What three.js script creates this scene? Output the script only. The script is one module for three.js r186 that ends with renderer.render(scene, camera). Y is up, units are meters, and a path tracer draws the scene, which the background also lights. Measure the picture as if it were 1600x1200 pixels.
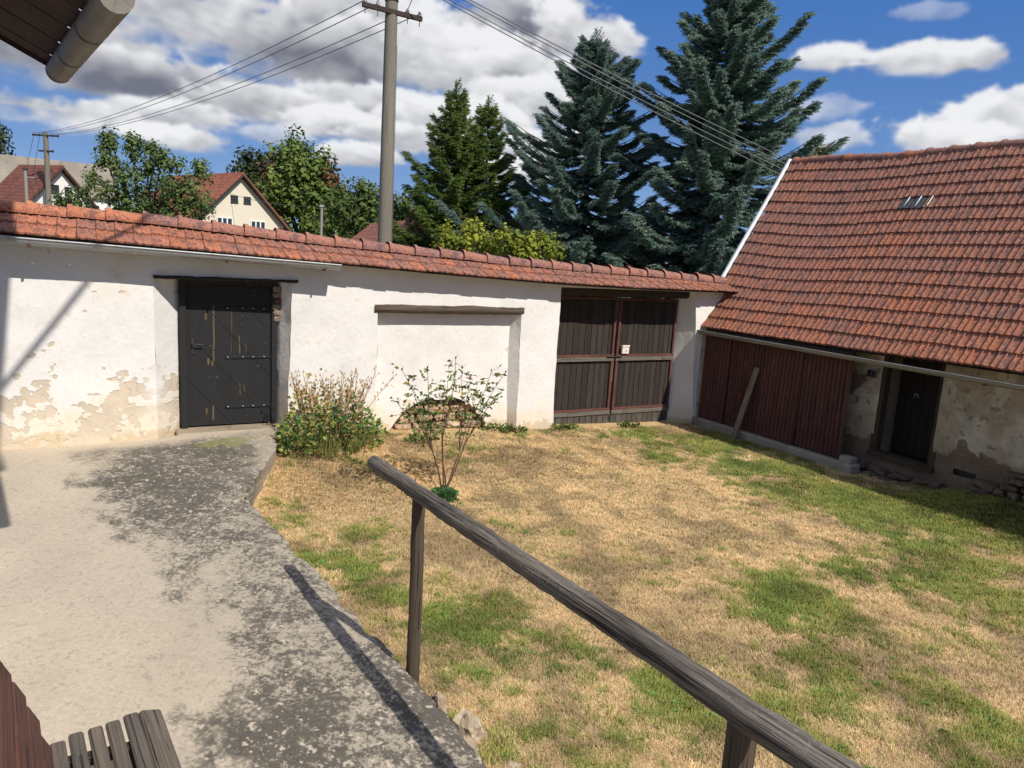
import * as THREE from 'three';
import { mergeGeometries } from 'three/addons/utils/BufferGeometryUtils.js';

// ---------------------------------------------------------------- camera, sun, exposure
const W = 1600, H = 1200, F = 1155;                      // photograph size and focal length in pixels
const scene = new THREE.Scene();
const camera = new THREE.PerspectiveCamera(2 * Math.atan(H / 2 / F) * 180 / Math.PI, W / H, 0.05, 2000);
camera.position.set(0.99, 2.5, 9.92);
camera.rotation.set(-10 * Math.PI / 180, -29.8 * Math.PI / 180, 3.5 * Math.PI / 180, 'YXZ');
camera.updateMatrixWorld(true);
const SUN = new THREE.Vector3(0.25, 1, 0.97).normalize();
const sun = new THREE.DirectionalLight(new THREE.Color(1, 0.94, 0.85), 5.0);
sun.position.copy(SUN).multiplyScalar(60).add(new THREE.Vector3(5, 0, 0));
sun.target.position.set(5, 0, 0); sun.castShadow = true; sun.shadow.radius = 1;
sun.shadow.mapSize.set(4096, 4096);
Object.assign(sun.shadow.camera, { left: -30, right: 30, top: 30, bottom: -30, near: 1, far: 200 });
scene.add(sun, sun.target);
const renderer = new THREE.WebGLRenderer({ antialias: true });
renderer.setSize(1024, 768);
renderer.toneMapping = THREE.LinearToneMapping;
renderer.toneMappingExposure = 1.0;
renderer.shadowMap.enabled = true;

// ---------------------------------------------------------------- numbers and noise
function rngOf(seed) { let a = seed >>> 0; return () => { a = (a + 0x6D2B79F5) >>> 0; let t = a; t = Math.imul(t ^ (t >>> 15), t | 1); t ^= t + Math.imul(t ^ (t >>> 7), t | 61); return ((t ^ (t >>> 14)) >>> 0) / 4294967296; }; }
const R0 = rngOf(7);
const PERM = new Uint8Array(1024), HV = new Float32Array(256);
{ const p = [...Array(256).keys()]; for (let i = 255; i > 0; i--) { const j = Math.floor(R0() * (i + 1)); [p[i], p[j]] = [p[j], p[i]]; } for (let i = 0; i < 1024; i++) PERM[i] = p[i & 255]; for (let i = 0; i < 256; i++) HV[i] = R0(); }
function vn(x, y, per = 256) {
  let xi = Math.floor(x), yi = Math.floor(y), fx = x - xi, fy = y - yi; fx = fx * fx * (3 - 2 * fx); fy = fy * fy * (3 - 2 * fy);
  let x0, x1, y0, y1; if (per === 256) { x0 = xi & 255; x1 = (xi + 1) & 255; y0 = yi & 255; y1 = (yi + 1) & 255; } else { x0 = ((xi % per) + per) % per & 255; x1 = (x0 + 1) % per & 255; y0 = ((yi % per) + per) % per & 255; y1 = (y0 + 1) % per & 255; }
  const a = HV[PERM[PERM[x0] + y0]], b = HV[PERM[PERM[x1] + y0]], c = HV[PERM[PERM[x0] + y1]], d = HV[PERM[PERM[x1] + y1]];
  return a + (b - a) * fx + (c - a) * fy + (a - b - c + d) * fx * fy;
}
function fbm(x, y, o = 4, per = 256) { let s = 0, a = 0.5, n = 0; for (let i = 0; i < o; i++) { s += a * vn(x + i * 17.3 * (per === 256), y + i * 9.1 * (per === 256), per); n += a; a *= 0.5; x *= 2; y *= 2; if (per < 256) per = Math.min(256, per * 2); } return s / n; }
const clamp = (v, a = 0, b = 1) => v < a ? a : v > b ? b : v;
const sst = (a, b, v) => { v = clamp((v - a) / (b - a)); return v * v * (3 - 2 * v); };
const mix = (a, b, t) => a + (b - a) * t;
const lerpTab = (tab, x) => { if (x <= tab[0][0]) return tab[0][1]; for (let i = 1; i < tab.length; i++) if (x <= tab[i][0]) return mix(tab[i - 1][1], tab[i][1], (x - tab[i - 1][0]) / (tab[i][0] - tab[i - 1][0])); return tab[tab.length - 1][1]; };
// a pixel of the photograph gives a direction; the distance comes from a plane the thing stands on or a given depth
const RM = new THREE.Matrix4().extractRotation(camera.matrixWorld);
const CAM = camera.position.clone();
const ray = (u, v) => new THREE.Vector3((u - 800) / F, -(v - 600) / F, -1).applyMatrix4(RM);
const onY = (u, v, y) => { const r = ray(u, v); return CAM.clone().addScaledVector(r, (y - CAM.y) / r.y); };
const onZ = (u, v, z) => { const r = ray(u, v); return CAM.clone().addScaledVector(r, (z - CAM.z) / r.z); };
const onX = (u, v, x) => { const r = ray(u, v); return CAM.clone().addScaledVector(r, (x - CAM.x) / r.x); };
const at = (u, v, t) => CAM.clone().addScaledVector(ray(u, v), t);

// ---------------------------------------------------------------- sky
{
  const w = 3072, h = 1536, C = new Float32Array(w * h * 4);
  const deg = 180 / Math.PI;
  for (let j = 0; j < h; j++) {
    const el = ((j + 0.5) / h - 0.5) * 180, e = Math.max(0, el);
    const t = 1 - Math.exp(-e / 9), r = mix(0.33, 0.022, t), g = mix(0.52, 0.135, t), b = mix(0.80, 0.46, t);
    for (let i = 0; i < w; i++) { const k = (j * w + i) * 4; C[k] = r; C[k + 1] = g; C[k + 2] = b; C[k + 3] = 1; }
  }
  // clouds: [azimuth, elevation, half width, half height] in degrees, greyness
  const blobs = [];
  const px = (u, v, hw, hh, grey, soft = 0) => { const d = ray(u, v).normalize(); blobs.push([Math.atan2(d.z, d.x) * deg, Math.asin(d.y) * deg, hw / 20.2, hh / 20.2, grey, soft]); };
  // the clouds over the yard wall, the barn and the houses
  px(300, 40, 200, 70, 0.3); px(60, 60, 170, 60, 0.75); px(450, 85, 140, 62, 1.0); px(190, 125, 240, 40, 1.0);
  px(70, 170, 140, 38, 0.45); px(220, 180, 120, 30, 0.4); px(545, 75, 130, 70, 1.0); px(690, 100, 100, 60, 0.3);
  px(640, 50, 70, 60, 0.1); px(850, 60, 125, 60, 1.0); px(780, 125, 100, 40, 0.5); px(930, 70, 90, 50, 0.25); px(560, 165, 130, 36, 0.5);
  px(520, 195, 70, 28, 0.2); px(300, 222, 75, 24, 0.1); px(225, 205, 45, 18, 0.1); px(560, 250, 65, 24, 0.15); px(700, 190, 100, 36, 0.2);
  px(820, 165, 85, 40, 0.25); px(640, 220, 80, 22, 0.4); px(850, 230, 60, 26, 0.2); px(800, 270, 55, 20, 0.1); px(420, 165, 120, 30, 0.6); px(430, 215, 50, 16, 0.3, 0.5);
  px(1470, 96, 105, 20, 0.05); px(1290, 95, 50, 22, 0.05); px(1570, 195, 120, 44, 0.15); px(1480, 215, 60, 24, 0.1); px(1290, 215, 60, 26, 0.1, 0.4); px(1450, 22, 45, 12, 0, 0.75); px(1600, 160, 40, 24, 0.1);
  px(1300, 170, 60, 25, 0.0, 0.6);
  // the rest of the sky goes on in the same way
  const rg = rngOf(91), view = ray(800, 400).normalize(), vaz = Math.atan2(view.z, view.x) * deg;
  for (let n = 0; n < 120; n++) {
    const az = rg() * 360 - 180, el = Math.pow(rg(), 1.4) * 80 + 2; const daz = ((az - vaz + 540) % 360) - 180;
    const sc = 0.35 + el / 38, hw = (5 + rg() * 8) * sc, hh = hw * (0.28 + 0.2 * rg()), gr = rg();
    if (Math.abs(daz) < 48 && el < 27) continue;
    blobs.push([az, el, hw, hh, 0.2 + gr * 0.8, rg() < 0.15 ? 0.5 : 0]);
  }
  // higher and farther clouds first
  const billow = (a, e, oct) => { let s = 0, am = 0.5, n = 0; let x = a * 0.15 + 40, y = e * 0.23 + 11; for (let i = 0; i < oct; i++) { const v = vn(x, y); s += am * (i < 1 ? v : 1 - Math.abs(2 * v - 1)); n += am; am *= 0.5; am *= 1.12; const xx = (x * 0.8 - y * 0.6) * 1.97 + 7.7; y = (x * 0.6 + y * 0.8) * 1.97 + 3.1; x = xx; } return s / n; };
  const order = blobs.map((b, i) => [b, i]).sort((p, q) => q[0][1] - p[0][1] || p[1] - q[1]).map(p => p[0]);
  for (const [az, el, hw, hh, grey, soft] of order) {
    const ce = Math.max(0.15, Math.cos(el / deg)), y0 = Math.max(0, Math.floor(((el - hh * 1.9) / 180 + 0.5) * h)), y1 = Math.min(h - 1, Math.ceil(((el + hh * 1.9) / 180 + 0.5) * h));
    const ax = Math.ceil((hw * 1.8 / ce) / 360 * w), cx = Math.round((az / 360 + 0.5) * w);
    for (let j = y0; j <= y1; j++) {
      const e = ((j + 0.5) / h - 0.5) * 180; if (e < 0) continue;
      for (let i = cx - ax; i <= cx + ax; i++) {
        const a = ((i + 0.5) / w - 0.5) * 360, nx = (a - az) * ce / hw; let ny = (e - el) / hh; const up = ny;
        if (ny < 0) ny *= 1.45;
        const r = nx * nx + ny * ny; if (r > 3) continue;
        const aw = a * ce;
        const q = billow(aw + el * 3, e, 7), c0 = billow(aw + el * 3, e, 4), c1 = billow(aw + el * 3 - 0.5, e + 1.1, 4);
        const val = 0.93 - Math.sqrt(r) + (q - 0.5) * 2.0;
        let al = sst(0.0, up < 0 ? 0.65 : 0.32, val); if (al <= 0.003) continue;
        al *= soft ? (1 - soft) * (0.5 + q) : 0.97;
        const thick = sst(0.2, 1.0, val), lit = clamp(0.80 + up * 0.36 - grey * 0.66 * (0.6 + 0.55 * thick) + (c0 - c1) * 1.15 + (q - 0.5) * 0.3);
        const L = Math.pow(lit, 1.15);
        const k = (j * w + ((i % w) + w) % w) * 4;
        C[k] = mix(C[k], mix(0.17, 0.88, L), al); C[k + 1] = mix(C[k + 1], mix(0.18, 0.885, L), al); C[k + 2] = mix(C[k + 2], mix(0.23, 0.90, L), al);
      }
    }
  }
  const t = new THREE.DataTexture(C, w, h, THREE.RGBAFormat, THREE.FloatType);
  t.mapping = THREE.EquirectangularReflectionMapping; t.magFilter = THREE.LinearFilter; t.minFilter = THREE.LinearFilter; t.needsUpdate = true;
  scene.background = t; scene.environment = t;
}

// ---------------------------------------------------------------- textures
const ENC = new Uint8Array(4097); for (let i = 0; i <= 4096; i++) { const c = i / 4096; ENC[i] = Math.round(255 * (c <= 0.0031308 ? c * 12.92 : 1.055 * Math.pow(c, 1 / 2.4) - 0.055)); }
function tex(w, h, fn, { color = true, wrap = THREE.RepeatWrapping, repeat } = {}) {
  const d = new Uint8Array(w * h * 4), o = [0, 0, 0];
  for (let j = 0; j < h; j++) for (let i = 0; i < w; i++) {
    const k = (j * w + i) * 4; fn((i + 0.5) / w, (j + 0.5) / h, o);
    for (let c = 0; c < 3; c++) d[k + c] = color ? ENC[Math.round(clamp(o[c]) * 4096)] : Math.round(clamp(o[c]) * 255);
    d[k + 3] = 255;
  }
  const t = new THREE.DataTexture(d, w, h); t.wrapS = t.wrapT = wrap; t.magFilter = THREE.LinearFilter; t.minFilter = THREE.LinearMipmapLinearFilter; t.generateMipmaps = true;
  if (color) t.colorSpace = THREE.SRGBColorSpace; if (repeat) t.repeat.set(...repeat); t.needsUpdate = true; return t;
}
const grey = (o, v) => { o[0] = o[1] = o[2] = v; };
// wood: u across the grain (1 = 0.25 m), v along it (1 = 1 m)
const woodFn = (u, v, o) => { const wv = fbm(u * 4, v * 4, 2, 4) * 0.2; const g1 = fbm((u + wv * 0.12) * 32, v * 4, 3, 32), g2 = fbm(u * 96, v * 8, 2, 96); const crack = sst(0.70, 0.80, fbm((u + wv * 0.1) * 48, v * 3 + 5, 2, 48)); grey(o, (0.42 + 0.55 * g1 + 0.35 * (g2 - 0.5)) * (1 - 0.75 * crack)); };
const woodMap = tex(256, 512, (u, v, o) => { woodFn(u, v, o); const t = fbm(u * 4 + 3, v * 4, 3, 4); const g = o[0]; o[0] = g * mix(0.95, 1.08, t); o[2] = g * mix(0.98, 0.9, t); }, { repeat: [4, 1] });
const woodBump = tex(256, 512, woodFn, { color: false, repeat: [4, 1] });
const clayFn = (u, v, o) => { const a = fbm(u * 8, v * 8, 4, 8), b = fbm(u * 32, v * 32, 3, 32), c = fbm(u * 6 + 40, v * 6, 4, 6); const sp = sst(0.62, 0.70, fbm(u * 64, v * 64, 2, 64)), li = Math.max(sst(0.49, 0.58, b * 0.62 + c * 0.42), 0.7 * sp); const wh = sst(0.72, 0.78, fbm(u * 24 + 9, v * 24 + 3, 3, 24)); const k = 0.72 + 0.5 * (a - 0.3); o[0] = mix(k, 0.24, li * 0.8); o[1] = mix(k, 0.36, li * 0.8); o[2] = mix(k, 0.55, li * 0.8); o[0] = mix(o[0], 1.0, wh * 0.25); o[1] = mix(o[1], 1, wh * 0.4); o[2] = mix(o[2], 1, wh * 0.5); };
const clayMap = tex(512, 512, clayFn);
const fineBump = tex(512, 512, (u, v, o) => grey(o, fbm(u * 16, v * 16, 5, 16) * 0.7 + 0.3 * vn(u * 256, v * 256, 256)), { color: false });
const concreteMap = tex(512, 512, (u, v, o) => { const a = fbm(u * 6, v * 6, 5, 6), b = vn(u * 200, v * 200, 200), st = sst(0.62, 0.75, fbm(u * 12 + 4, v * 12, 4, 12)); const k = 0.7 + 0.35 * (a - 0.4) + 0.16 * (b - 0.5) - st * 0.2; o[0] = k; o[1] = k * 0.99; o[2] = k * 0.96; });
const stoneMap = tex(256, 256, (u, v, o) => { const a = fbm(u * 5, v * 5, 5, 5), b = fbm(u * 20, v * 20, 3, 20); const k = 0.5 + 0.7 * (a - 0.3) + 0.25 * (b - 0.5); o[0] = k; o[1] = k * mix(0.9, 1.02, b); o[2] = k * mix(0.8, 1.02, b); });
const rustMap = tex(256, 512, (u, v, o) => { const s = fbm(u * 24, v * 3, 4, 24), n = fbm(u * 16, v * 16, 4, 16), chip = sst(0.74, 0.78, fbm(u * 32 + 3, v * 10, 3, 32)); const k = 0.62 + 0.6 * (s - 0.45) + 0.3 * (n - 0.5); o[0] = mix(k, 1.6, chip * 0.5); o[1] = mix(k * 0.95, 2.2, chip * 0.4); o[2] = mix(k * 0.92, 2.6, chip * 0.35); });
const barkMap = tex(256, 256, (u, v, o) => grey(o, 0.4 + 0.6 * fbm(u * 20, v * 5, 4, 20)));

const lin = (r, g, b) => new THREE.Color().setRGB(r, g, b);
const std = (c, o = {}) => new THREE.MeshStandardMaterial({ color: lin(...c), roughness: 0.9, side: THREE.DoubleSide, ...o });
const wood = (c, o = {}) => std(c, { map: woodMap, bumpMap: woodBump, bumpScale: 0.006, ...o });
const M = {
  barnDoor: wood([0.025, 0.018, 0.014]), barnPost: wood([0.075, 0.052, 0.036]), greyWood: wood([0.20, 0.175, 0.15]), darkWood: wood([0.055, 0.045, 0.038]), railWood: wood([0.115, 0.10, 0.086], { bumpScale: 0.01 }), postWood: wood([0.105, 0.078, 0.056]),
  gateBoards: [[0.048, 0.036, 0.029], [0.040, 0.030, 0.024], [0.058, 0.045, 0.037], [0.035, 0.026, 0.021]].map(c => wood(c)),
  kickBoards: [[0.13, 0.115, 0.10], [0.10, 0.088, 0.077]].map(c => wood(c)),
  redIron: std([0.17, 0.06, 0.045], { map: rustMap, roughness: 0.8 }),
  benchSeat: [[0.17, 0.14, 0.12], [0.15, 0.13, 0.115], [0.19, 0.155, 0.125]].map(c => wood(c)), benchBack: wood([0.16, 0.065, 0.045]),
  zinc: std([0.50, 0.52, 0.54], { map: concreteMap, roughness: 0.45, metalness: 0.4 }),
  oldZinc: std([0.36, 0.35, 0.33], { map: concreteMap, roughness: 0.65, metalness: 0.35 }),
  concrete: std([0.40, 0.37, 0.32], { map: concreteMap, bumpMap: fineBump, bumpScale: 0.006 }),
  poleConcrete: std([0.27, 0.24, 0.195], { map: concreteMap, bumpMap: fineBump, bumpScale: 0.006 }),
  blackPaint: std([0.009, 0.0095, 0.011], { roughness: 0.75 }), bolt: std([0.45, 0.45, 0.45], { metalness: 0.7, roughness: 0.4 }), darkIron: std([0.03, 0.025, 0.022], { roughness: 0.6 }),
  corrugated: [[0.15, 0.055, 0.043], [0.135, 0.049, 0.039], [0.16, 0.06, 0.046], [0.145, 0.058, 0.044]].map(c => std(c, { map: rustMap, roughness: 0.72 })),
  stones: [[0.78, 0.55, 0.38], [0.70, 0.51, 0.36], [0.62, 0.45, 0.34], [0.80, 0.62, 0.45]].map(c => std(c, { map: stoneMap, bumpMap: fineBump, bumpScale: 0.01 })),
  paleStone: [[0.95, 0.80, 0.60], [0.85, 0.68, 0.50]].map(c => std(c, { map: stoneMap, bumpMap: fineBump, bumpScale: 0.012 })),
  barnStone: [[0.21, 0.16, 0.115], [0.175, 0.135, 0.10], [0.25, 0.19, 0.14]].map(c => std(c, { map: stoneMap, bumpMap: fineBump, bumpScale: 0.01 })),
  brick: std([0.22, 0.095, 0.06], { map: clayMap, bumpMap: fineBump, bumpScale: 0.01 }), mortar: std([0.30, 0.25, 0.19], { map: concreteMap }), lockBox: std([0.72, 0.66, 0.56], { roughness: 0.6 }),
  bark: std([0.10, 0.075, 0.055], { map: barkMap, bumpMap: barkMap, bumpScale: 0.02 }), cane: std([0.13, 0.075, 0.05]), twig: std([0.26, 0.15, 0.07]), wire: std([0.13, 0.13, 0.135], { roughness: 0.5 }),
  whitePaint: std([0.78, 0.77, 0.74]), cream: std([0.70, 0.63, 0.50]), glass: std([0.03, 0.04, 0.05], { roughness: 0.08 }), armIron: std([0.055, 0.032, 0.026], { map: rustMap, roughness: 0.8 }), porcelain: std([0.25, 0.2, 0.16], { roughness: 0.3 }),
};

// ---------------------------------------------------------------- building helpers
const used = {};
const numbered = n => { used[n] = (used[n] ?? -1) + 1; return used[n] ? `${n}_${String(used[n]).padStart(3, '0')}` : n; };
function shade(o) { o.traverse(m => { if (m.isMesh) { m.castShadow = true; m.receiveShadow = true; } }); return o; }
function tag(o, label, category, group, kind) { o.userData.label = label; if (category) o.userData.category = category; if (group) o.userData.group = group; if (kind) o.userData.kind = kind; return o; }
function thing(name, label, category, pos = [0, 0, 0], group) { const g = new THREE.Group(); g.name = numbered(name); g.position.set(...pos); tag(g, label, category, group); scene.add(g); return g; }
function part(name, geo, mat, parent) { const m = new THREE.Mesh(geo, mat); m.name = name; m.castShadow = m.receiveShadow = true; parent.add(m); return m; }
function sub(name, parent) { const g = new THREE.Group(); g.name = name; parent.add(g); return g; }
function single(name, geo, mat, label, category, group, kind) { const m = new THREE.Mesh(geo, mat); m.name = numbered(name); m.castShadow = m.receiveShadow = true; if (kind === 'structure') m.userData.kind = kind; else tag(m, label, category, group, kind); scene.add(m); return m; }
// a bevelled box, its uv in metres with v along the grain axis
let uvSeed = 1;
function box(w, h, d, grain = 'y', bevel = 0.004) {
  const b = Math.min(bevel, w * 0.3, h * 0.3, d * 0.3), P = [], I = [], hx = w / 2, hy = h / 2, hz = d / 2;
  const faces = [[0, 1, 2], [1, 2, 0], [2, 0, 1]], S = [hx, hy, hz], id = {}, V = [];
  const vert = (a, s) => { const k = a + s.join(); if (id[k] !== undefined) return id[k]; const p = [0, 1, 2].map(i => s[i] * (S[i] - (i === a ? 0 : b))); V.push(p); return id[k] = V.length - 1; };
  const quad = (a, c, e, f) => I.push(a, c, e, a, e, f);
  for (let a = 0; a < 3; a++) for (const s of [-1, 1]) { const u = (a + 1) % 3, v = (a + 2) % 3; const c = [[-1, -1], [1, -1], [1, 1], [-1, 1]].map(([p, q]) => { const t = [0, 0, 0]; t[a] = s; t[u] = p; t[v] = q; return vert(a, t); }); s > 0 ? quad(...c) : quad(c[3], c[2], c[1], c[0]); }
  for (let a = 0; a < 3; a++) { const u = (a + 1) % 3, v = (a + 2) % 3; for (const p of [-1, 1]) for (const q of [-1, 1]) { const s0 = [0, 0, 0], s1 = [0, 0, 0]; s0[a] = -1; s1[a] = 1; s0[u] = s1[u] = p; s0[v] = s1[v] = q; const c = [vert(u, s0), vert(u, s1), vert(v, s1), vert(v, s0)]; p * q > 0 ? quad(c[3], c[2], c[1], c[0]) : quad(...c); } }
  for (const x of [-1, 1]) for (const y of [-1, 1]) for (const z of [-1, 1]) { const s = [x, y, z]; const t = [vert(0, s), vert(1, s), vert(2, s)]; x * y * z > 0 ? I.push(t[0], t[1], t[2]) : I.push(t[2], t[1], t[0]); }
  let g = new THREE.BufferGeometry(); g.setAttribute('position', new THREE.Float32BufferAttribute(V.flat(), 3)); g.setIndex(I); g = g.toNonIndexed(); g.computeVertexNormals();
  const n = g.attributes.normal, p = g.attributes.position, uv = new Float32Array(p.count * 2), gi = 'xyz'.indexOf(grain), ou = (uvSeed * 0.618) % 1, ov = (uvSeed * 0.387) % 1; uvSeed++;
  for (let i = 0; i < p.count; i++) { const c = [p.getX(i), p.getY(i), p.getZ(i)], m = [n.getX(i), n.getY(i), n.getZ(i)].map(Math.abs); const o = [0, 1, 2].filter(k => k !== gi); const across = m[o[0]] > m[o[1]] ? o[1] : o[0]; uv[2 * i] = c[across] + ou + (m[gi] > 0.7 ? c[o[1]] : 0); uv[2 * i + 1] = (m[gi] > 0.7 ? c[o[0]] : c[gi]) + ov; }
  g.setAttribute('uv', new THREE.BufferAttribute(uv, 2)); return g;
}
const boxAt = (x, y, z, w, h, d, grain, bevel) => box(w, h, d, grain, bevel).translate(x, y, z);
// tube with a radius that changes along it; uv in metres
function tube(pts, r0, r1, seg = 10, rad = 7, wob = 0, caps = true) {
  const c = pts.length > 2 ? new THREE.CatmullRomCurve3(pts) : new THREE.LineCurve3(pts[0], pts[1]); const P = [], N = [], U = [], I = [], L = c.getLength(); const fr = c.computeFrenetFrames(seg, false);
  for (let i = 0; i <= seg; i++) { const t = i / seg, p = c.getPointAt(t), r = mix(r0, r1, t); for (let j = 0; j <= rad; j++) { const a = j / rad * Math.PI * 2, ja = (j % rad) / rad * 6.283; const k = r * (1 + wob * (vn(i * 0.7 + 31, Math.cos(ja) * 1.5 + 50) - 0.5 + vn(Math.sin(ja) * 1.7 + 80, i * 0.5) - 0.5)); const d = fr.normals[i].clone().multiplyScalar(Math.cos(a)).addScaledVector(fr.binormals[i], Math.sin(a)); P.push(p.x + d.x * k, p.y + d.y * k, p.z + d.z * k); N.push(d.x, d.y, d.z); U.push(a * Math.max(r, 0.02), t * L); } }
  for (let i = 0; i < seg; i++) for (let j = 0; j < rad; j++) { const a = i * (rad + 1) + j, b = a + rad + 1; I.push(a, a + 1, b, b, a + 1, b + 1); }
  if (caps) for (const [i, s] of [[0, -1], [seg, 1]]) { const p = c.getPointAt(i / seg), t = c.getTangentAt(i / seg).multiplyScalar(s), b = P.length / 3, r = mix(r0, r1, i / seg); P.push(p.x + t.x * r * 0.12, p.y + t.y * r * 0.12, p.z + t.z * r * 0.12); N.push(t.x, t.y, t.z); U.push(0, 0); for (let j = 0; j <= rad; j++) { const q = (i * (rad + 1) + j) * 3; P.push(P[q], P[q + 1], P[q + 2]); N.push(t.x, t.y, t.z); U.push(0.1 * Math.cos(j), 0.1 * Math.sin(j)); } for (let j = 0; j < rad; j++) s > 0 ? I.push(b, b + 1 + j, b + 2 + j) : I.push(b, b + 2 + j, b + 1 + j); }
  const g = new THREE.BufferGeometry(); g.setAttribute('position', new THREE.Float32BufferAttribute(P, 3)); g.setAttribute('normal', new THREE.Float32BufferAttribute(N, 3)); g.setAttribute('uv', new THREE.Float32BufferAttribute(U, 2)); g.setIndex(I); return g;
}
const V3 = (x, y, z) => new THREE.Vector3(x, y, z);
// an irregular stone: a displaced, flattened icosphere
function stoneGeo(w, h, d, seed, detail = 1) {
  const g = new THREE.IcosahedronGeometry(0.5, detail + 1), p = g.attributes.position, uv = new Float32Array(p.count * 2);
  for (let i = 0; i < p.count; i++) { let v = V3(p.getX(i), p.getY(i), p.getZ(i)); const q = v.clone().normalize(); const m = Math.max(Math.abs(q.x), Math.abs(q.y), Math.abs(q.z)); const k = mix(1, 1 / m, 0.55) * (0.9 + 0.34 * (vn(q.x * 2.2 + seed * 3.7, q.y * 2.2 + q.z * 1.9 + seed * 1.3) - 0.5) + 0.16 * (vn(q.x * 6 + seed, q.y * 6 + q.z * 5) - 0.5)); v = q.multiplyScalar(0.5 * k); p.setXYZ(i, v.x * w, v.y * h, v.z * d); uv[2 * i] = v.x * w * 3 + seed * 0.37 + v.z; uv[2 * i + 1] = v.y * h * 3 + seed * 0.61 + v.z; }
  g.setAttribute('uv', new THREE.BufferAttribute(uv, 2)); g.computeVertexNormals(); return g;
}
// a surface over a grid: f(i, j) -> [x, y, z], uv(i, j) -> [u, v]
function sheet(nx, ny, f, uvf, skip) {
  const P = [], U = [], I = [];
  for (let j = 0; j <= ny; j++) for (let i = 0; i <= nx; i++) { P.push(...f(i, j)); U.push(...uvf(i, j)); }
  for (let j = 0; j < ny; j++) for (let i = 0; i < nx; i++) { if (skip && skip(i, j)) continue; const a = j * (nx + 1) + i, b = a + nx + 1; I.push(a, a + 1, b + 1, a, b + 1, b); }
  const g = new THREE.BufferGeometry(); g.setAttribute('position', new THREE.Float32BufferAttribute(P, 3)); g.setAttribute('uv', new THREE.Float32BufferAttribute(U, 2)); g.setIndex(I); g.computeVertexNormals(); return g;
}
const merge = list => { const l = list.map(g => { const q = g.index ? g.toNonIndexed() : g; for (const k of Object.keys(q.attributes)) if (!['position', 'normal', 'uv', 'color'].includes(k)) q.deleteAttribute(k); return q; }); return mergeGeometries(l); };

// ---------------------------------------------------------------- ground, lawn, terrace
const wallBase = [[-4, -0.05], [1.58, -0.05], [4.35, -0.18], [5, -0.2], [6.7, -0.26], [7.45, -0.3], [10.5, -0.41], [12, -0.42]];
const lawnY = (x, z) => mix(-0.38, lerpTab(wallBase, x), 1 - sst(0, 2.4, z)) + 0.26 * sst(9.6, 11.0, x) * sst(3.6, 5.8, z) + 0.03 * (fbm(x * 0.9, z * 0.9, 3) - 0.5) + 0.012 * (fbm(x * 5, z * 5, 2) - 0.5);
const edgeX = z => lerpTab([[-1, 3.16], [0.12, 3.12], [1.11, 2.81], [1.95, 2.48], [2.64, 2.22], [3.33, 2.31], [4.62, 2.43], [6.12, 2.58], [7.1, 2.64], [9, 2.72], [14, 2.85]], z) + 0.06 * (fbm(z * 3, 4.4, 4) - 0.5) + 0.025 * (vn(z * 14, 9) - 0.5) - 0.04 * sst(0.78, 0.9, vn(z * 4.3, 21));
const terraceY = (x, z) => -0.05 * sst(1.4, 0, z) * sst(2.2, 1.3, x) + 0.012 * (fbm(x * 1.6, z * 1.6, 3) - 0.5);
// where the lawn is green: [u, v, radius across, radius along, amount]; the rest is dry
const greenSpots = [[1230, 940, 0.62, 0.5, 1.0], [1262, 965, 0.45, 0.4, 0.8], [1030, 718, 0.45, 0.3, 0.9], [1100, 690, 1.2, 0.8, 0.8], [1200, 730, 1.2, 0.8, 0.75], [1300, 775, 1.2, 0.9, 0.8], [1420, 800, 1.3, 0.9, 0.85], [1560, 820, 1.4, 1.1, 0.95], [1500, 890, 1.3, 1.0, 0.62], [1590, 950, 1.1, 0.9, 0.7], [1000, 680, 0.9, 0.5, 0.6], [860, 685, 0.7, 0.35, 0.45], [560, 830, 0.55, 0.5, 0.4], [450, 800, 0.4, 0.5, 0.45], [540, 890, 0.5, 0.45, 0.55], [700, 985, 0.8, 0.7, 0.55], [830, 1050, 1.0, 0.8, 0.55], [780, 1150, 0.7, 0.6, 0.55], [950, 1160, 0.8, 0.6, 0.52], [1060, 1090, 0.7, 0.6, 0.6], [1300, 1100, 0.9, 0.6, 0.55], [1470, 1130, 0.9, 0.7, 0.5], [1330, 900, 0.8, 0.6, 0.4], [640, 700, 0.6, 0.35, 0.35], [980, 820, 0.25, 0.2, 0.25], [905, 935, 0.4, 0.3, 0.3], [620, 930, 0.4, 0.35, 0.55]].map(([u, v, a, b, k]) => { const p = onY(u, v, -0.38); return [p.x, p.z, a, b, k]; });
const drySpots = [[860, 760, 1.6, 1.1], [1050, 820, 1.2, 0.9], [640, 770, 0.9, 0.7]].map(([u, v, a, b]) => { const p = onY(u, v, -0.38); return [p.x, p.z, a, b]; });
const greenRaw = (x, z) => { let g = 0.20; for (const [a, b, ra, rb, k] of greenSpots) { const d = ((x - a) / ra) ** 2 + ((z - b) / rb) ** 2; if (d < 6) g = Math.max(g, k * Math.exp(-d * 0.8) * 1.15); } for (const [a, b, ra, rb] of drySpots) { const d = ((x - a) / ra) ** 2 + ((z - b) / rb) ** 2; if (d < 6) g -= 0.22 * Math.exp(-d); } return g * 0.95; };
const GN = 160, greenGrid = new Float32Array((GN + 1) * (GN + 1)); for (let j = 0; j <= GN; j++) for (let i = 0; i <= GN; i++) greenGrid[j * (GN + 1) + i] = greenRaw(1 + 11 * i / GN, -1 + 15 * j / GN);
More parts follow.
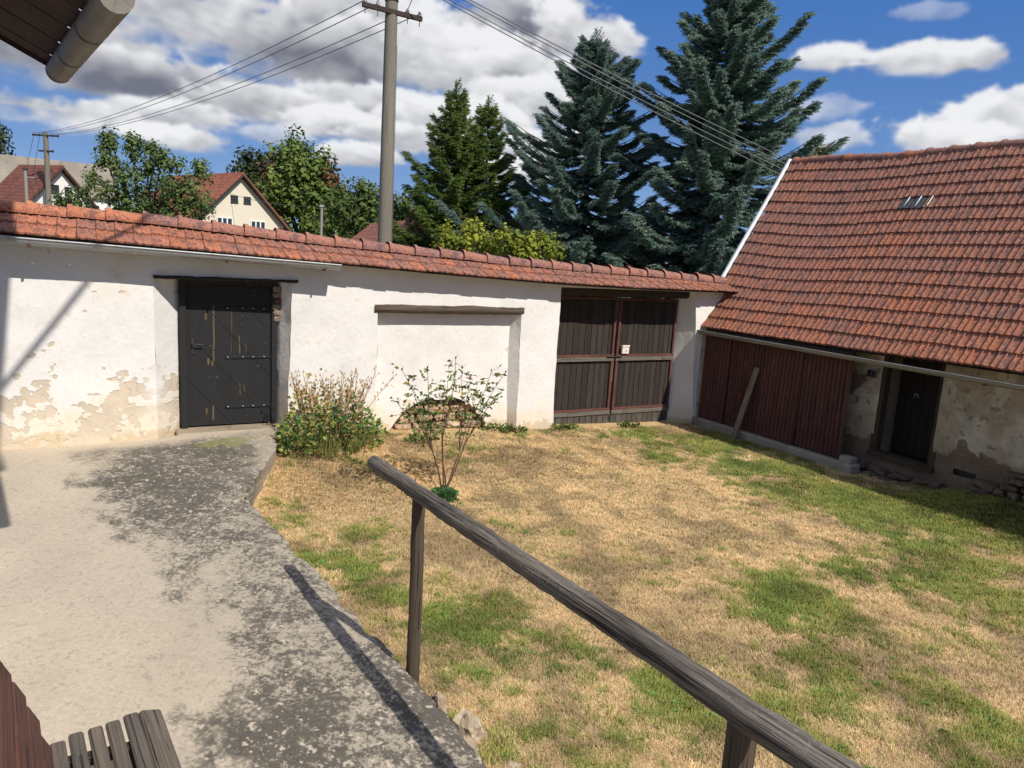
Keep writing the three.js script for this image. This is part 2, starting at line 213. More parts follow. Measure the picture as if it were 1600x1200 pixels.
const greenAt = (x, z) => { const u = clamp((x - 1) / 11, 0, 0.999) * GN, v = clamp((z + 1) / 15, 0, 0.999) * GN, i = u | 0, j = v | 0, k = j * (GN + 1) + i, a = mix(mix(greenGrid[k], greenGrid[k + 1], u - i), mix(greenGrid[k + GN + 1], greenGrid[k + GN + 2], u - i), v - j); return clamp(a + (fbm(x * 2.3 + 5, z * 2.3, 3) - 0.5) * 0.9 + (fbm(x * 9, z * 9 + 3, 3) - 0.5) * 0.9); };
single('ground', new THREE.PlaneGeometry(1600, 1600).rotateX(-Math.PI / 2).translate(0, -0.55, 0), std([0.13, 0.13, 0.07]), null, null, null, 'structure');
{
  const X0 = 1.6, X1 = 11.8, Z0 = -0.45, Z1 = 13.5;
  const lawnMap = tex(1280, 1664, (u, v, o) => {
    const x = mix(X0, X1, u), z = mix(Z0, Z1, v), g = sst(0.26, 0.85, greenAt(x, z)), n = fbm(x * 30, z * 30, 3), f = vn(x * 110, z * 90), soil = sst(0.56, 0.72, fbm(x * 1.7 + 20, z * 1.7, 4) * 0.75 + 0.25 * vn(x * 26, z * 26));
    const k = 0.55 + 0.6 * n + 0.35 * (f - 0.5); let r = mix(0.60, 0.28, soil) * k, gg = mix(0.42, 0.195, soil) * k, b = mix(0.20, 0.12, soil) * k;
    o[0] = mix(r, 0.20 * k, g * 0.85); o[1] = mix(gg, 0.20 * k, g * 0.85); o[2] = mix(b, 0.05 * k, g * 0.85);
  }, { wrap: THREE.ClampToEdgeWrapping });
  const nx = 140, nz = 190, g = sheet(nx, nz, (i, j) => { const x = mix(X0, X1, i / nx), z = mix(Z1, Z0, j / nz); return [x, lawnY(x, z), z]; }, (i, j) => [i / nx, 1 - j / nz]);
  single('lawn', g, std([1, 1, 1], { map: lawnMap, roughness: 1 }), null, null, null, 'structure');
  // blades: one object, nobody could count them
  const tuft = (n, len, wid, lean, seed) => { const r = rngOf(seed), P = [], N = []; for (let i = 0; i < n; i++) { const a = r() * 6.283, d = r() * 0.022, l = len * (0.5 + 0.7 * r()), b = a + (r() - 0.5) * 2, le = l * lean * (0.3 + r()); const bx = Math.cos(a) * d, bz = Math.sin(a) * d, wx = -Math.sin(b) * wid, wz = Math.cos(b) * wid; P.push(bx - wx, -0.004, bz - wz, bx + wx, -0.004, bz + wz, bx + Math.cos(b) * le, l, bz + Math.sin(b) * le); const nn = V3(-Math.cos(b) * 0.5, 1, -Math.sin(b) * 0.5).normalize(); for (let q = 0; q < 3; q++) N.push(nn.x, nn.y, nn.z); } const t = new THREE.BufferGeometry(); t.setAttribute('position', new THREE.Float32BufferAttribute(P, 3)); t.setAttribute('normal', new THREE.Float32BufferAttribute(N, 3)); return t; };
  const NT = 300000, rg = rngOf(33), list = [[], []]; let tries = 0;
  while (list[0].length + list[1].length < NT && tries++ < 4e6) {
    const x = mix(2.1, 11.1, rg()), z = mix(0.02, 10.5, rg()); if (x < edgeX(z) + 0.01 || (x > 10.5 && z < 3.4) || x > 10.95) continue;
    const dx = x - CAM.x, dz = z - CAM.z, dist = Math.hypot(dx, dz); if (rg() > clamp(4.2 / dist, 0.2, 1)) continue;
    const fw = (dx * 0.497 - dz * 0.868) / dist; if (fw < 0.72) continue;                     // only where a camera near here looks
    const g = greenAt(x, z), isG = rg() < sst(0.26, 0.80, g) * 0.9 + 0.03;
    if (!isG && rg() < 0.5 * sst(0.5, 0.75, fbm(x * 1.7 + 20, z * 1.7, 4))) continue;
    list[isG ? 1 : 0].push([x, lawnY(x, z), z, dist]);
  }
  const m4 = new THREE.Matrix4(), q = new THREE.Quaternion(), up = V3(0, 1, 0), col = new THREE.Color();
  for (const [k, name, label, geo] of [[0, 'dry_grass', 'short dry straw coloured grass over the yard lawn', tuft(8, 0.024, 0.0026, 1.6, 5)], [1, 'green_grass', 'patches of short green grass growing in the dry lawn', tuft(8, 0.036, 0.0028, 0.9, 6)]]) {
    const im = new THREE.InstancedMesh(geo, std([1, 1, 1], { roughness: 0.95 }), list[k].length); im.name = name; tag(im, label, 'grass', null, 'stuff');
    list[k].forEach(([x, y, z, dist], i) => { const s = (0.7 + 0.6 * rg()) * (0.85 + dist * 0.035); m4.compose(V3(x, y, z), q.setFromAxisAngle(up, rg() * 6.283), V3(s, s * 0.95, s)); im.setMatrixAt(i, m4); const t = clamp(rg() * 0.6 + 1.6 * (fbm(x * 1.5 + 9, z * 1.5, 4) - 0.32)), b = (0.5 + 0.75 * rg()) * mix(1.12, 0.74, sst(0.46, 0.66, fbm(x * 3.1 + 2, z * 3.1 + 7, 3))); k ? col.setRGB(mix(0.16, 0.32, t) * b, mix(0.23, 0.31, t) * b, mix(0.04, 0.075, t) * b) : col.setRGB(mix(0.86, 0.53, t) * b, mix(0.625, 0.38, t) * b, mix(0.33, 0.21, t) * b); im.setColorAt(i, col); });
    im.castShadow = im.receiveShadow = true; scene.add(im);
  }
  // clover and other small weeds in the green patches, and fallen leaves on the dry part
  const leafG = new THREE.BufferGeometry(); { const P = []; for (let i = 0; i < 6; i++) { const a = i * 1.05 + 0.3 * (i % 2), c = Math.cos(a), n = Math.sin(a), l = 1 - 0.25 * (i % 3), w = 0.3; P.push(0, 0.1, 0, c * l * 0.55 - n * w, 0.5, n * l * 0.55 + c * w, c * l, 0.32, n * l, 0, 0.1, 0, c * l, 0.32, n * l, c * l * 0.55 + n * w, 0.5, n * l * 0.55 - c * w); } leafG.setAttribute('position', new THREE.Float32BufferAttribute(P, 3)); leafG.computeVertexNormals(); }
  const wl = []; tries = 0; while (wl.length < 5200 && tries++ < 2e5) { const x = mix(2.2, 10.9, rg()), z = mix(0.1, 9.6, rg()); if (x < edgeX(z) + 0.02 || (x > 10.45 && z < 3.4)) continue; if (greenAt(x, z) > 0.52 + 0.3 * rg()) wl.push([x, lawnY(x, z), z]); }
  const wm = new THREE.InstancedMesh(leafG, std([1, 1, 1], { roughness: 0.8 }), wl.length); wm.name = 'clover'; tag(wm, 'clover and small broad leaved weeds in the green lawn patches', 'clover', null, 'stuff');
  wl.forEach(([x, y, z], i) => { const s = 0.014 + 0.024 * rg() * rg(); m4.compose(V3(x, y + 0.006 + 0.014 * rg(), z), q.setFromEuler(new THREE.Euler((rg() - 0.5) * 0.6, rg() * 6.283, (rg() - 0.5) * 0.6)), V3(s, s, s)); wm.setMatrixAt(i, m4); const b = 0.7 + 0.6 * rg(); wm.setColorAt(i, col.setRGB(mix(0.07, 0.16, rg()) * b, mix(0.17, 0.26, rg()) * b, 0.045 * b)); }); wm.castShadow = wm.receiveShadow = true; scene.add(wm);
}
{
  const X0 = -1.2, X1 = 3.2, Z0 = -0.5, Z1 = 9.5, edge = [[0.38, 0.83], [1.9, 0.95], [3.5, 1.12], [4.24, 1.35], [5.3, 1.43], [6.3, 1.46], [9, 1.55]];
  const terraceFn = (u, v, o, hgt) => {
    const x = mix(X0, X1, u), z = mix(Z0, Z1, v), xb = lerpTab(edge, z);
    const big = fbm(x * 1.3 + 3, z * 1.1, 4), mid = fbm(x * 7, z * 5, 4), fine = fbm(x * 55, z * 55, 3), gr = vn(x * 210, z * 210);
    let li = sst(-0.35, 0.35, x - xb + (big - 0.5) * 1.2 + (mid - 0.5) * 0.9 + (fine - 0.5) * 0.5) * sst(0.15, 0.75, z + (big - 0.5) * 0.8 + (x - 1) * 0.15);
    li *= 1 - 0.55 * sst(2.35, 2.75, x + (mid - 0.5) * 0.6) * sst(2.6, 1.6, z);
    const sp = fbm(x * 17 + 4, z * 15, 4), wsp = sst(0.69, 0.76, fbm(x * 30 + 2, z * 26 + 8, 3)), dark = li * sst(0.33, 0.55, fine * 0.52 + sp * 0.36 + mid * 0.14 + (big - 0.5) * 0.55 + 0.30 * (gr - 0.5)) * (1 - 0.7 * wsp);
    const pit = sst(0.80, 0.9, gr) * 0.35 + sst(0.68, 0.74, fbm(x * 38 + 7, z * 38, 2)) * 0.3;
    const k = (0.86 + 0.35 * (big - 0.5) + (0.2 + 0.12 * li) * (fine - 0.5) + (0.22 + 0.14 * li) * (gr - 0.5) + 0.3 * li * wsp) * (1 - pit * (0.5 + 0.2 * li));
    const moss = sst(0.55, 0.75, Math.exp(-(((x - 2.35) / 0.4) ** 2 + ((z - 0.55) / 0.3) ** 2)) + (mid - 0.5) * 0.9);
    if (hgt) return grey(o, 0.5 + 0.3 * (fine - 0.5) + 0.3 * (gr - 0.5) - pit * 0.3 - dark * 0.12);
    let r = mix(0.58, 0.50, li) * k, g = mix(0.495, 0.435, li) * k, b = mix(0.38, 0.335, li) * k;
    const dk = 0.016 + 0.05 * gr + 0.05 * (fine - 0.3);
    r = mix(r, dk * 1.12, dark * 0.9); g = mix(g, dk, dark * 0.9); b = mix(b, dk * 0.82, dark * 0.9);
    o[0] = mix(r, 0.24 * k, moss * 0.7); o[1] = mix(g, 0.23 * k, moss * 0.7); o[2] = mix(b, 0.08 * k, moss * 0.7);
  };
  const map = tex(1408, 1920, (u, v, o) => terraceFn(u, v, o), { wrap: THREE.MirroredRepeatWrapping }), bump = tex(1024, 1536, (u, v, o) => terraceFn(u, v, o, true), { color: false, wrap: THREE.MirroredRepeatWrapping });
  const mat = std([1, 1, 1], { map, bumpMap: bump, bumpScale: 0.006, roughness: 0.95 });
  const nx = 60, nz = 400, zz = j => mix(14, 0, j / nz), xx = (i, z) => { const t = i / nx, e = edgeX(z); return mix(-6, e, Math.pow(t, 0.6)); };
  const uvOf = (x, z) => [(x - X0) / (X1 - X0), (z - Z0) / (Z1 - Z0)];
  const top = sheet(nx, nz, (i, j) => { const z = zz(j), x = xx(i, z); const e = edgeX(z) - x; return [x, terraceY(x, z) - 0.02 * sst(0.05, 0, e) - 0.012 * sst(0.12, 0, e) * vn(z * 9, 3), z]; }, (i, j) => { const z = zz(j); return uvOf(xx(i, z), z); });
  const side = sheet(8, nz, (i, j) => { const z = zz(j), t = i / 8, e = edgeX(z); return [e + 0.001 - 0.05 * sst(0, 0.5, t) + 0.035 * (fbm(z * 6, t * 4 + 8, 3) - 0.5) * sst(0, 0.2, t), terraceY(e, z) - 0.02 - 0.012 * vn(z * 9, 3) - t * 0.7, z]; }, (i, j) => { const z = zz(j), e = edgeX(z), [a, b] = uvOf(e, z); return [a + i / 8 * 0.16, b]; });
  const t = new THREE.Mesh(merge([top, side]), mat); t.name = 'terrace'; t.userData.kind = 'structure'; t.castShadow = t.receiveShadow = true; scene.add(t);
}

// ---------------------------------------------------------------- roof tiles: a pressed clay tile with two channels between its ribs
function tileGeo(w, l, seed, rib = 1) {
  const prof = [[0, 0.004], [0.05, 0.026], [0.13, 0.026], [0.20, 0.005], [0.42, 0.004], [0.48, 0.024], [0.56, 0.024], [0.62, 0.005], [0.90, 0.004], [1, 0.012]], P = [], I = [], U = [], r = rngOf(seed), ou = r(), ov = r();
  const n = prof.length, th = rib > 0.6 ? 0.034 : 0.02;
  for (const q of prof) q[1] *= rib; for (const z of [0, l]) for (const [u, y] of prof) { P.push(u * w, y, z); U.push(ou + u * w * 2.2, ov + z * 2.2); }
  for (let i = 0; i < n - 1; i++) I.push(i, n + i, n + i + 1, i, n + i + 1, i + 1);
  const b = P.length / 3; for (const [u, y] of prof) { P.push(u * w, y, l); U.push(ou + u * w * 2.2, ov + l * 2.2); } for (const [u, y] of prof) { P.push(u * w, y - th, l); U.push(ou + u * w * 2.2, ov + l * 2.2 + 0.03); }
  for (let i = 0; i < n - 1; i++) I.push(b + i, b + n + i, b + n + i + 1, b + i, b + n + i + 1, b + i + 1);
  const c = P.length / 3; for (const [x, z] of [[0, 0], [w, 0], [w, l], [0, l]]) { P.push(x, -th + 0.004, z); U.push(ou + x, ov + z); } I.push(c, c + 1, c + 2, c, c + 2, c + 3);
  const e = P.length / 3; for (const x of [0, w]) for (const [y, z] of [[0.008, 0], [0.008, l], [-th + 0.004, l], [-th + 0.004, 0]]) { P.push(x, y, z); U.push(ou + y, ov + z); } I.push(e, e + 1, e + 2, e, e + 2, e + 3, e + 4, e + 6, e + 5, e + 4, e + 7, e + 6);
  let g = new THREE.BufferGeometry(); g.setAttribute('position', new THREE.Float32BufferAttribute(P, 3)); g.setAttribute('uv', new THREE.Float32BufferAttribute(U, 2)); g.setIndex(I); g.computeVertexNormals(); return g;
}
const tileTints = [[0.45, 0.175, 0.105], [0.43, 0.172, 0.107], [0.47, 0.178, 0.10], [0.405, 0.17, 0.11], [0.52, 0.182, 0.093], [0.375, 0.163, 0.11]];
const tileMats = tileTints.map(c => std(c, { map: clayMap, bumpMap: fineBump, bumpScale: 0.003, roughness: 0.92 }));
const ridgeMats = [[0.58, 0.21, 0.11], [0.46, 0.195, 0.13], [0.38, 0.175, 0.13]].map(c => std(c, { map: clayMap, bumpMap: fineBump, bumpScale: 0.003 }));
function ridgeTileGeo(l, r, seed) {
  const rings = [[0, r * 1.16], [0.045, r * 1.18], [0.06, r * 1.0], [l, r * 0.9]], n = 12, P = [], U = [], I = [];
  rings.forEach(([x, q]) => { for (let j = 0; j <= n; j++) { const a = -0.25 + (Math.PI + 0.5) * j / n; P.push(x, Math.sin(a) * q * 0.85, Math.cos(a) * q); U.push(x * 2.2 + seed * 0.31, j / n * 0.7 + seed * 0.17); } });
  for (let i = 0; i < rings.length - 1; i++) for (let j = 0; j < n; j++) { const a = i * (n + 1) + j, b = a + n + 1; I.push(a, b, a + 1, b, b + 1, a + 1); }
  const g = new THREE.BufferGeometry(); g.setAttribute('position', new THREE.Float32BufferAttribute(P, 3)); g.setAttribute('uv', new THREE.Float32BufferAttribute(U, 2)); g.setIndex(I); g.computeVertexNormals(); return g;
}
const basis = (X, Y, Z, p) => new THREE.Matrix4().makeBasis(X, Y, Z).setPosition(p);
const place = (m, mat4) => { m.applyMatrix4(mat4); return m; };

// ---------------------------------------------------------------- yard wall with its coping, door and gate
const ridgeY = s => lerpTab([[-4, 2.80], [0.12, 2.74], [0.48, 2.735], [1.73, 2.70], [3.69, 2.58], [6.68, 2.44], [9.21, 2.37], [11.3, 2.31]], s);
const eaveY = s => lerpTab([[-4, 2.46], [0.14, 2.385], [1.69, 2.32], [3.91, 2.23], [5.4, 2.16], [7.3, 2.09], [8.89, 2.06], [11.3, 2.06]], s);
const wobX = (x, y) => { const gate = sst(0.5, 0, Math.abs(x - 10.4)) * (0.13 - 0.2 * clamp((y + 0.4) / 2.4)); return x + gate + 0.05 * (vn(y * 1.7 + 3, Math.round(x * 4) * 1.37) - 0.5) + 0.014 * (vn(y * 9, Math.round(x * 4) * 2.1) - 0.5); };
const wobZ = (x, y) => 0.05 * (fbm(x * 0.9, y * 1.1 + 7, 3) - 0.5) + 0.016 * (fbm(x * 6, y * 6, 2) - 0.5) + 0.05 * sst(0.55, -0.35, y + 0.2 * vn(x * 1.5, 2));
const wall = thing('yard_wall', 'long whitewashed yard wall with red tiled coping, black door and plank gate', 'wall', [0, 0, 0]);
{
  const plasterFn = (s, y, o, hgt) => {
    const big = fbm(s * 0.8 + 2, y * 0.9 + 4, 4), mid = fbm(s * 4, y * 4, 4), fine = fbm(s * 24, y * 24, 3);
    const base = lerpTab(wallBase, s), hy = y - base;
    // flaked plaster left of the door, down to the tan render
    const zone = sst(1.72, 1.4, s) * sst(-0.02, 0.06, hy), zw = sst(1.15, 0.55, hy + 0.25 * (big - 0.5)) * (0.75 + 0.25 * sst(-0.5, 0.6, s));
    const fl = fbm(s * 4.2 + 11, y * 6.2 + 5, 4) * 0.66 + fbm(s * 11 + 2, y * 13, 3) * 0.34 + 0.05 * (fine - 0.5) - 0.17 * (1 - zw) - 0.05; const peel = zone * sst(0.475, 0.49, fl), rim = zone * sst(0.44, 0.475, fl) * (1 - peel);
    const crk = zone * zw * sst(0.012, 0.0, Math.abs(fbm(s * 3.1 + 31, y * 3.1 + 2, 4) - 0.5)) * sst(0.45, 0.55, mid);
    // damp cream stains and splashed soil with broken edges
    const st = sst(0.47, 0.68, big * 0.55 + mid * 0.27 + 0.18 * fine + 0.38 * sst(1.0, 0.0, hy) - 0.12 + 0.16 * Math.exp(-(((s - 3.85) / 0.6) ** 2) - ((y - 0.5) / 0.55) ** 2));
    const soil = sst(0.56, 0.74, mid * 0.5 + fine * 0.35 + 0.42 * sst(0.26, 0.0, hy));
    const spot = sst(0.80, 0.83, fbm(s * 17 + 3, y * 17, 2));
    if (hgt) return grey(o, 0.5 + 0.25 * (mid - 0.5) + 0.25 * (fine - 0.5) - 0.3 * peel - 0.25 * crk + 0.06 * rim);
    const k = 0.96 + 0.14 * (mid - 0.5) + 0.12 * (big - 0.5) + 0.06 * (fine - 0.5); let r = 0.765 * k, g = 0.745 * k, b = 0.71 * k;
    r = mix(r, 0.70, st * 0.75); g = mix(g, 0.60, st * 0.75); b = mix(b, 0.455, st * 0.75);
    r = mix(r, 0.52, soil * 0.7); g = mix(g, 0.40, soil * 0.7); b = mix(b, 0.24, soil * 0.7);
    const kk = 0.8 + 0.4 * mid; r = mix(r, 0.57 * kk, peel); g = mix(g, 0.485 * kk, peel); b = mix(b, 0.375 * kk, peel);
    const dk = Math.max(crk * 0.3, spot * 0.12); o[0] = mix(r, 0.25, dk); o[1] = mix(g, 0.20, dk); o[2] = mix(b, 0.14, dk);
  };
  const S0 = -4, SL = 15.4, Y0 = -0.7, YL = 3.4;
  const map = tex(2048, 512, (u, v, o) => plasterFn(S0 + u * SL, Y0 + v * YL, o)), bump = tex(2048, 512, (u, v, o) => plasterFn(S0 + u * SL, Y0 + v * YL, o, true), { color: false });
  const mat = std([1, 1, 1], { map, bumpMap: bump, bumpScale: 0.015, roughness: 0.95 }), uvOf = (s, y) => [(s - S0) / SL, (y - Y0) / YL];
  const holes = { door: [1.63, 3.25, 1.95], niche: [4.45, 6.78, 1.62], gate: [7.46, 10.4, 2.02] };
  const cuts = (a, edges, step) => { const all = [...new Set(edges)].sort((p, q) => p - q), out = []; for (let i = 0; i < all.length - 1; i++) { const n = Math.max(1, Math.ceil((all[i + 1] - all[i]) / step)); for (let k = 0; k < n; k++) out.push(mix(all[i], all[i + 1], k / n)); } out.push(all[all.length - 1]); return out; };
  const xs = cuts(0, [-4, 1.63, 3.25, 4.45, 6.78, 7.46, 10.4, 11.3], 0.09), ys = cuts(0, [-0.6, 1.62, 1.95, 2.02, 2.4], 0.09);
  const yAt = (x, y) => y > 2.02 ? mix(2.02, eaveY(x) + 0.1, (y - 2.02) / 0.38) : y;
  const pt = (x, y, off = 0) => [wobX(x, y), yAt(x, y), wobZ(x, y) + off];
  const inHole = (x, y) => Object.values(holes).some(([a, b, t]) => x > a && x < b && y < t);
  const front = sheet(xs.length - 1, ys.length - 1, (i, j) => pt(xs[i], ys[j]), (i, j) => uvOf(xs[i], yAt(xs[i], ys[j])), (i, j) => inHole((xs[i] + xs[i + 1]) / 2, (ys[j] + ys[j + 1]) / 2));
  const pieces = [front];
  const reveal = ([a, b, t], ab, bb, tb, depth) => {
    const yy = ys.filter(y => y <= t + 1e-6), xx = xs.filter(x => x >= a - 1e-6 && x <= b + 1e-6), n = 4;
    pieces.push(sheet(n, yy.length - 1, (i, j) => { const p = pt(a, yy[j]), k = i / n; return [mix(p[0], ab, k) + 0.012 * (vn(yy[j] * 5, i + 3) - 0.5), mix(p[1], Math.min(p[1], tb), k), mix(p[2], -depth, k)]; }, (i, j) => uvOf(a - i / n * depth, yy[j])));
    pieces.push(sheet(n, yy.length - 1, (i, j) => { const p = pt(b, yy[j]), k = 1 - i / n; return [mix(p[0], bb, k) + 0.012 * (vn(yy[j] * 5, i + 9) - 0.5), mix(p[1], Math.min(p[1], tb), k), mix(p[2], -depth, k)]; }, (i, j) => uvOf(b + (1 - i / n) * depth, yy[j])));
    pieces.push(sheet(xx.length - 1, n, (i, j) => { const p = pt(xx[i], t), k = j / n, u = i / (xx.length - 1); return [mix(p[0], mix(ab, bb, u), k), mix(p[1], tb, k), mix(p[2], -depth, k)]; }, (i, j) => uvOf(xx[i], t + j / n * depth)));
  };
  reveal(holes.door, 1.93, 3.13, 1.93, 0.34); reveal(holes.niche, 4.5, 6.66, 1.60, 0.22); reveal(holes.gate, 7.47, 10.24, 2.02, 0.42);
  // back of the wall towards the street, left out where the gate stands
  for (const [a, b] of [[-4, 7.46], [10.26, 11.3]]) pieces.push(sheet(20, 4, (i, j) => [mix(b, a, i / 20), mix(-0.7, 2.25, j / 4), -0.52], (i, j) => uvOf(mix(b, a, i / 20), mix(-0.7, 2.25, j / 4))));
  part('plastered_body', merge(pieces), mat, wall);
  // recessed panel with the arch of rubble at its foot
  const arch = { x: 5.53, y: -0.62, r: 0.92 }, nx = cuts(0, [4.40, 6.85], 0.05), ny = cuts(0, [-0.6, 1.7], 0.05);
  const inA = (x, y) => Math.hypot(x - arch.x, (y - arch.y) * 1.02) < arch.r + 0.04 * (vn(x * 5, y * 5) - 0.5);
  const snap = (x, y) => { const dx = x - arch.x, dy = y - arch.y, d = Math.hypot(dx, dy); if (Math.abs(d - arch.r) < 0.042 && y > -0.5) { const k = (arch.r + 0.02 * (vn(x * 7, y * 7) - 0.5)) / d; return [arch.x + dx * k, arch.y + dy * k]; } return [x, y]; };
  const pz = (x, y) => -0.19 + 0.03 * (fbm(x * 1.4, y * 1.4 + 9, 3) - 0.5) + 0.012 * (fbm(x * 7, y * 7, 2) - 0.5);
  const panel = sheet(nx.length - 1, ny.length - 1, (i, j) => { const [x, y] = snap(nx[i], ny[j]); return [x, y, pz(x, y) + 0.05 * sst(0.5, -0.2, y)]; }, (i, j) => uvOf(nx[i], ny[j]), (i, j) => inA((nx[i] + nx[i + 1]) / 2, (ny[j] + ny[j + 1]) / 2));
  const lip = sheet(40, 3, (i, j) => { const a = Math.PI * (1 - i / 40), x = arch.x + Math.cos(a) * (arch.r - 0.01), y = arch.y + Math.sin(a) * (arch.r - 0.01), k = j / 3; return [x, y, mix(pz(x, y) + 0.045 * sst(0.5, -0.2, y), -0.42, k)]; }, (i, j) => uvOf(4 + i / 20, 0.2 + j * 0.05));
  part('recessed_panel', merge([panel, lip]), mat, wall);
  part('arch_mortar', boxAt(arch.x, -0.2, -0.42, 1.9, 1.1, 0.04, 'x'), M.mortar, wall);
  const rs = rngOf(12); let row = 0;
  for (let y = -0.36; y < 0.27; row++) { const hh = 0.09 + 0.08 * rs(); let x = arch.x - 0.95 + rs() * 0.1; while (x < arch.x + 0.95) { const ww = 0.18 + 0.26 * rs(); const cx = x + ww / 2, cy = y + hh / 2; if (Math.hypot(cx - arch.x, cy + hh * 0.3 - arch.y) < arch.r - 0.03) { const m = part('arch_stone', stoneGeo(ww * 1.02, hh * 1.06, 0.2, row * 9 + x * 7), M.stones[Math.floor(rs() * 4)], wall); m.position.set(cx, cy, -0.345 + 0.05 * rs() + 0.05 * sst(0.2, -0.3, cy)); m.rotation.z = (rs() - 0.5) * 0.22; } x += ww + 0.012; } y += hh + 0.01; }
  // weathered lintels
  const beam = (x0, x1, y0, y1, z0, z1, m, seed, nm) => { const g = sheet(36, 12, (i, j) => { const u = i / 36, a = j / 12 * Math.PI * 2, c = Math.cos(a), s = Math.sin(a), k = 1 / Math.max(Math.abs(c), Math.abs(s)) * 0.94; const n = 0.016 * (fbm(u * 22 + seed, j % 12 * 1.7, 2) - 0.5) + 0.012 * (vn(u * 3 + seed, j % 12 * 0.6) - 0.5); return [mix(x0, x1, u), (y0 + y1) / 2 + s * k * ((y1 - y0) / 2) + n, (z0 + z1) / 2 - c * k * ((z1 - z0) / 2) + n]; }, (i, j) => [j / 12 * 0.5 + seed, i / 36 * (x1 - x0)]); return part(nm, g, m, wall); };
  beam(4.40, 6.80, 1.565, 1.71, -0.25, 0.035, wood([0.14, 0.105, 0.08]), 3.1, 'weathered_lintel').rotation.z = 0.0;
  beam(1.62, 3.33, 1.945, 1.99, -0.34, 0.07, M.darkWood, 7.7, 'door_lintel');
  beam(7.40, 10.30, 1.88, 2.06, -0.42, -0.12, M.darkWood, 5.2, 'gate_lintel');
  // bricks laid bare beside the door frame
  for (let i = 0; i < 6; i++) { const y = 1.84 - i * 0.078 - 0; const m = part('brick', stoneGeo(0.11 + 0.03 * rs(), 0.085, 0.12, i * 3.3), i % 4 !== 2 ? M.mortar : M.brick, wall); m.position.set(3.125 + 0.02 * rs(), y, -0.27 + 0.025 * rs()); m.rotation.set(0, 0.2 * (rs() - 0.5), 0.1 * (rs() - 0.5)); }
  // coping: two courses of tiles and a row of ridge tiles
  const rt = rngOf(5), tg = [0, 1, 2, 3, 4, 5].map(i => tileGeo(0.188, 0.335, 40 + i, 0.55)), zr = -0.25, ze = 0.30;
  for (let i = 0; i < 80; i++) { const s = -3.9 + i * 0.19; for (const row of [0, 1]) {
    const c = s + 0.095, top = V3(s, ridgeY(c) - 0.135, zr + 0.05), bot = V3(s, eaveY(c), ze), dn = bot.clone().sub(top), L = dn.length(); dn.normalize();
    const X = V3(1, (ridgeY(c + 0.1) - ridgeY(c - 0.1)) / 0.2, 0).normalize(), Y = V3().crossVectors(dn, X).normalize(), Z = V3().crossVectors(X, Y);
    const jut = (rt() - 0.5) * 0.018, p = top.clone().addScaledVector(Z, row * 0.28 + (L - 0.28 - 0.335) + jut).addScaledVector(Y, 0.005 + 0.004 * rt());
    const q = Math.floor(rt() * 6), orange = s < 1.6 && rt() < 0.35 ? 4 : Math.floor(Math.pow(rt(), 0.8) * 5);
    const m = part('coping_tile', tg[q], tileMats[s > 3.4 && rt() < 0.3 ? 3 : orange], wall); place(m, new THREE.Matrix4().makeRotationX(-0.07 + (rt() - 0.5) * 0.02).multiply(new THREE.Matrix4().makeRotationY((rt() - 0.5) * 0.03)).premultiply(basis(X, Y, Z, p)));
  } }
  const rg = [0, 1, 2].map(i => ridgeTileGeo(0.42, 0.118, i + 2));
  for (let i = 0; i < 39; i++) { const s = -3.9 + i * 0.388, m = part('ridge_tile', rg[i % 3], ridgeMats[s < 1.4 ? 0 : rt() < 0.5 ? 1 : 2], wall); m.position.set(s, ridgeY(s) - 0.088 + (rt() - 0.5) * 0.012, zr); m.rotation.z = Math.atan((ridgeY(s + 0.4) - ridgeY(s)) / 0.4) - 0.03 + (rt() - 0.5) * 0.02; m.rotation.y = (rt() - 0.5) * 0.03; }
  part('coping_bed', merge([sheet(60, 3, (i, j) => { const s = mix(-4, 11.3, i / 60), k = j / 3; return [s, mix(eaveY(s) - 0.02, ridgeY(s) - 0.125, k), mix(ze - 0.04, zr, k)]; }, (i, j) => [i / 6, j / 6]), sheet(60, 3, (i, j) => { const s = mix(11.3, -4, i / 60), k = j / 3; return [s, mix(eaveY(s) - 0.06, ridgeY(s) - 0.1, k), mix(-0.75, zr, k)]; }, (i, j) => [i / 6, j / 6]), sheet(60, 1, (i, j) => { const s = mix(-4, 11.3, i / 60); return [s, eaveY(s) - 0.02 + 0.02 * j, j ? ze - 0.04 : -0.02]; }, (i, j) => [i / 6, j / 20])]), M.mortar, wall);
  // gutter over the door
  const gut = part('gutter', merge([sheet(30, 10, (i, j) => { const s = mix(-4, 3.8, i / 30), a = Math.PI * (1 + j / 10), y = lerpTab([[-4, 2.45], [0.15, 2.33], [1.68, 2.275], [3.8, 2.195]], s); return [s, y + Math.sin(a) * 0.07 + 0.02, 0.33 + Math.cos(a) * 0.07]; }, (i, j) => [i / 4, j / 10 * 0.2]), tube([V3(-4, 2.47, 0.402), V3(0.15, 2.352, 0.402), V3(1.68, 2.297, 0.402), V3(3.8, 2.217, 0.402)], 0.012, 0.012, 24, 6), new THREE.CircleGeometry(0.069, 12, Math.PI, Math.PI).rotateY(Math.PI / 2).translate(3.795, 2.215, 0.33)]), M.zinc, wall);
  for (const s of [-2.2, 0.4, 2.42, 3.6]) part('gutter_bracket', boxAt(s, lerpTab([[-4, 2.45], [0.15, 2.33], [1.68, 2.275], [3.8, 2.195]], s) - 0.055, 0.30, 0.025, 0.03, 0.16, 'z'), M.redIron, gut);

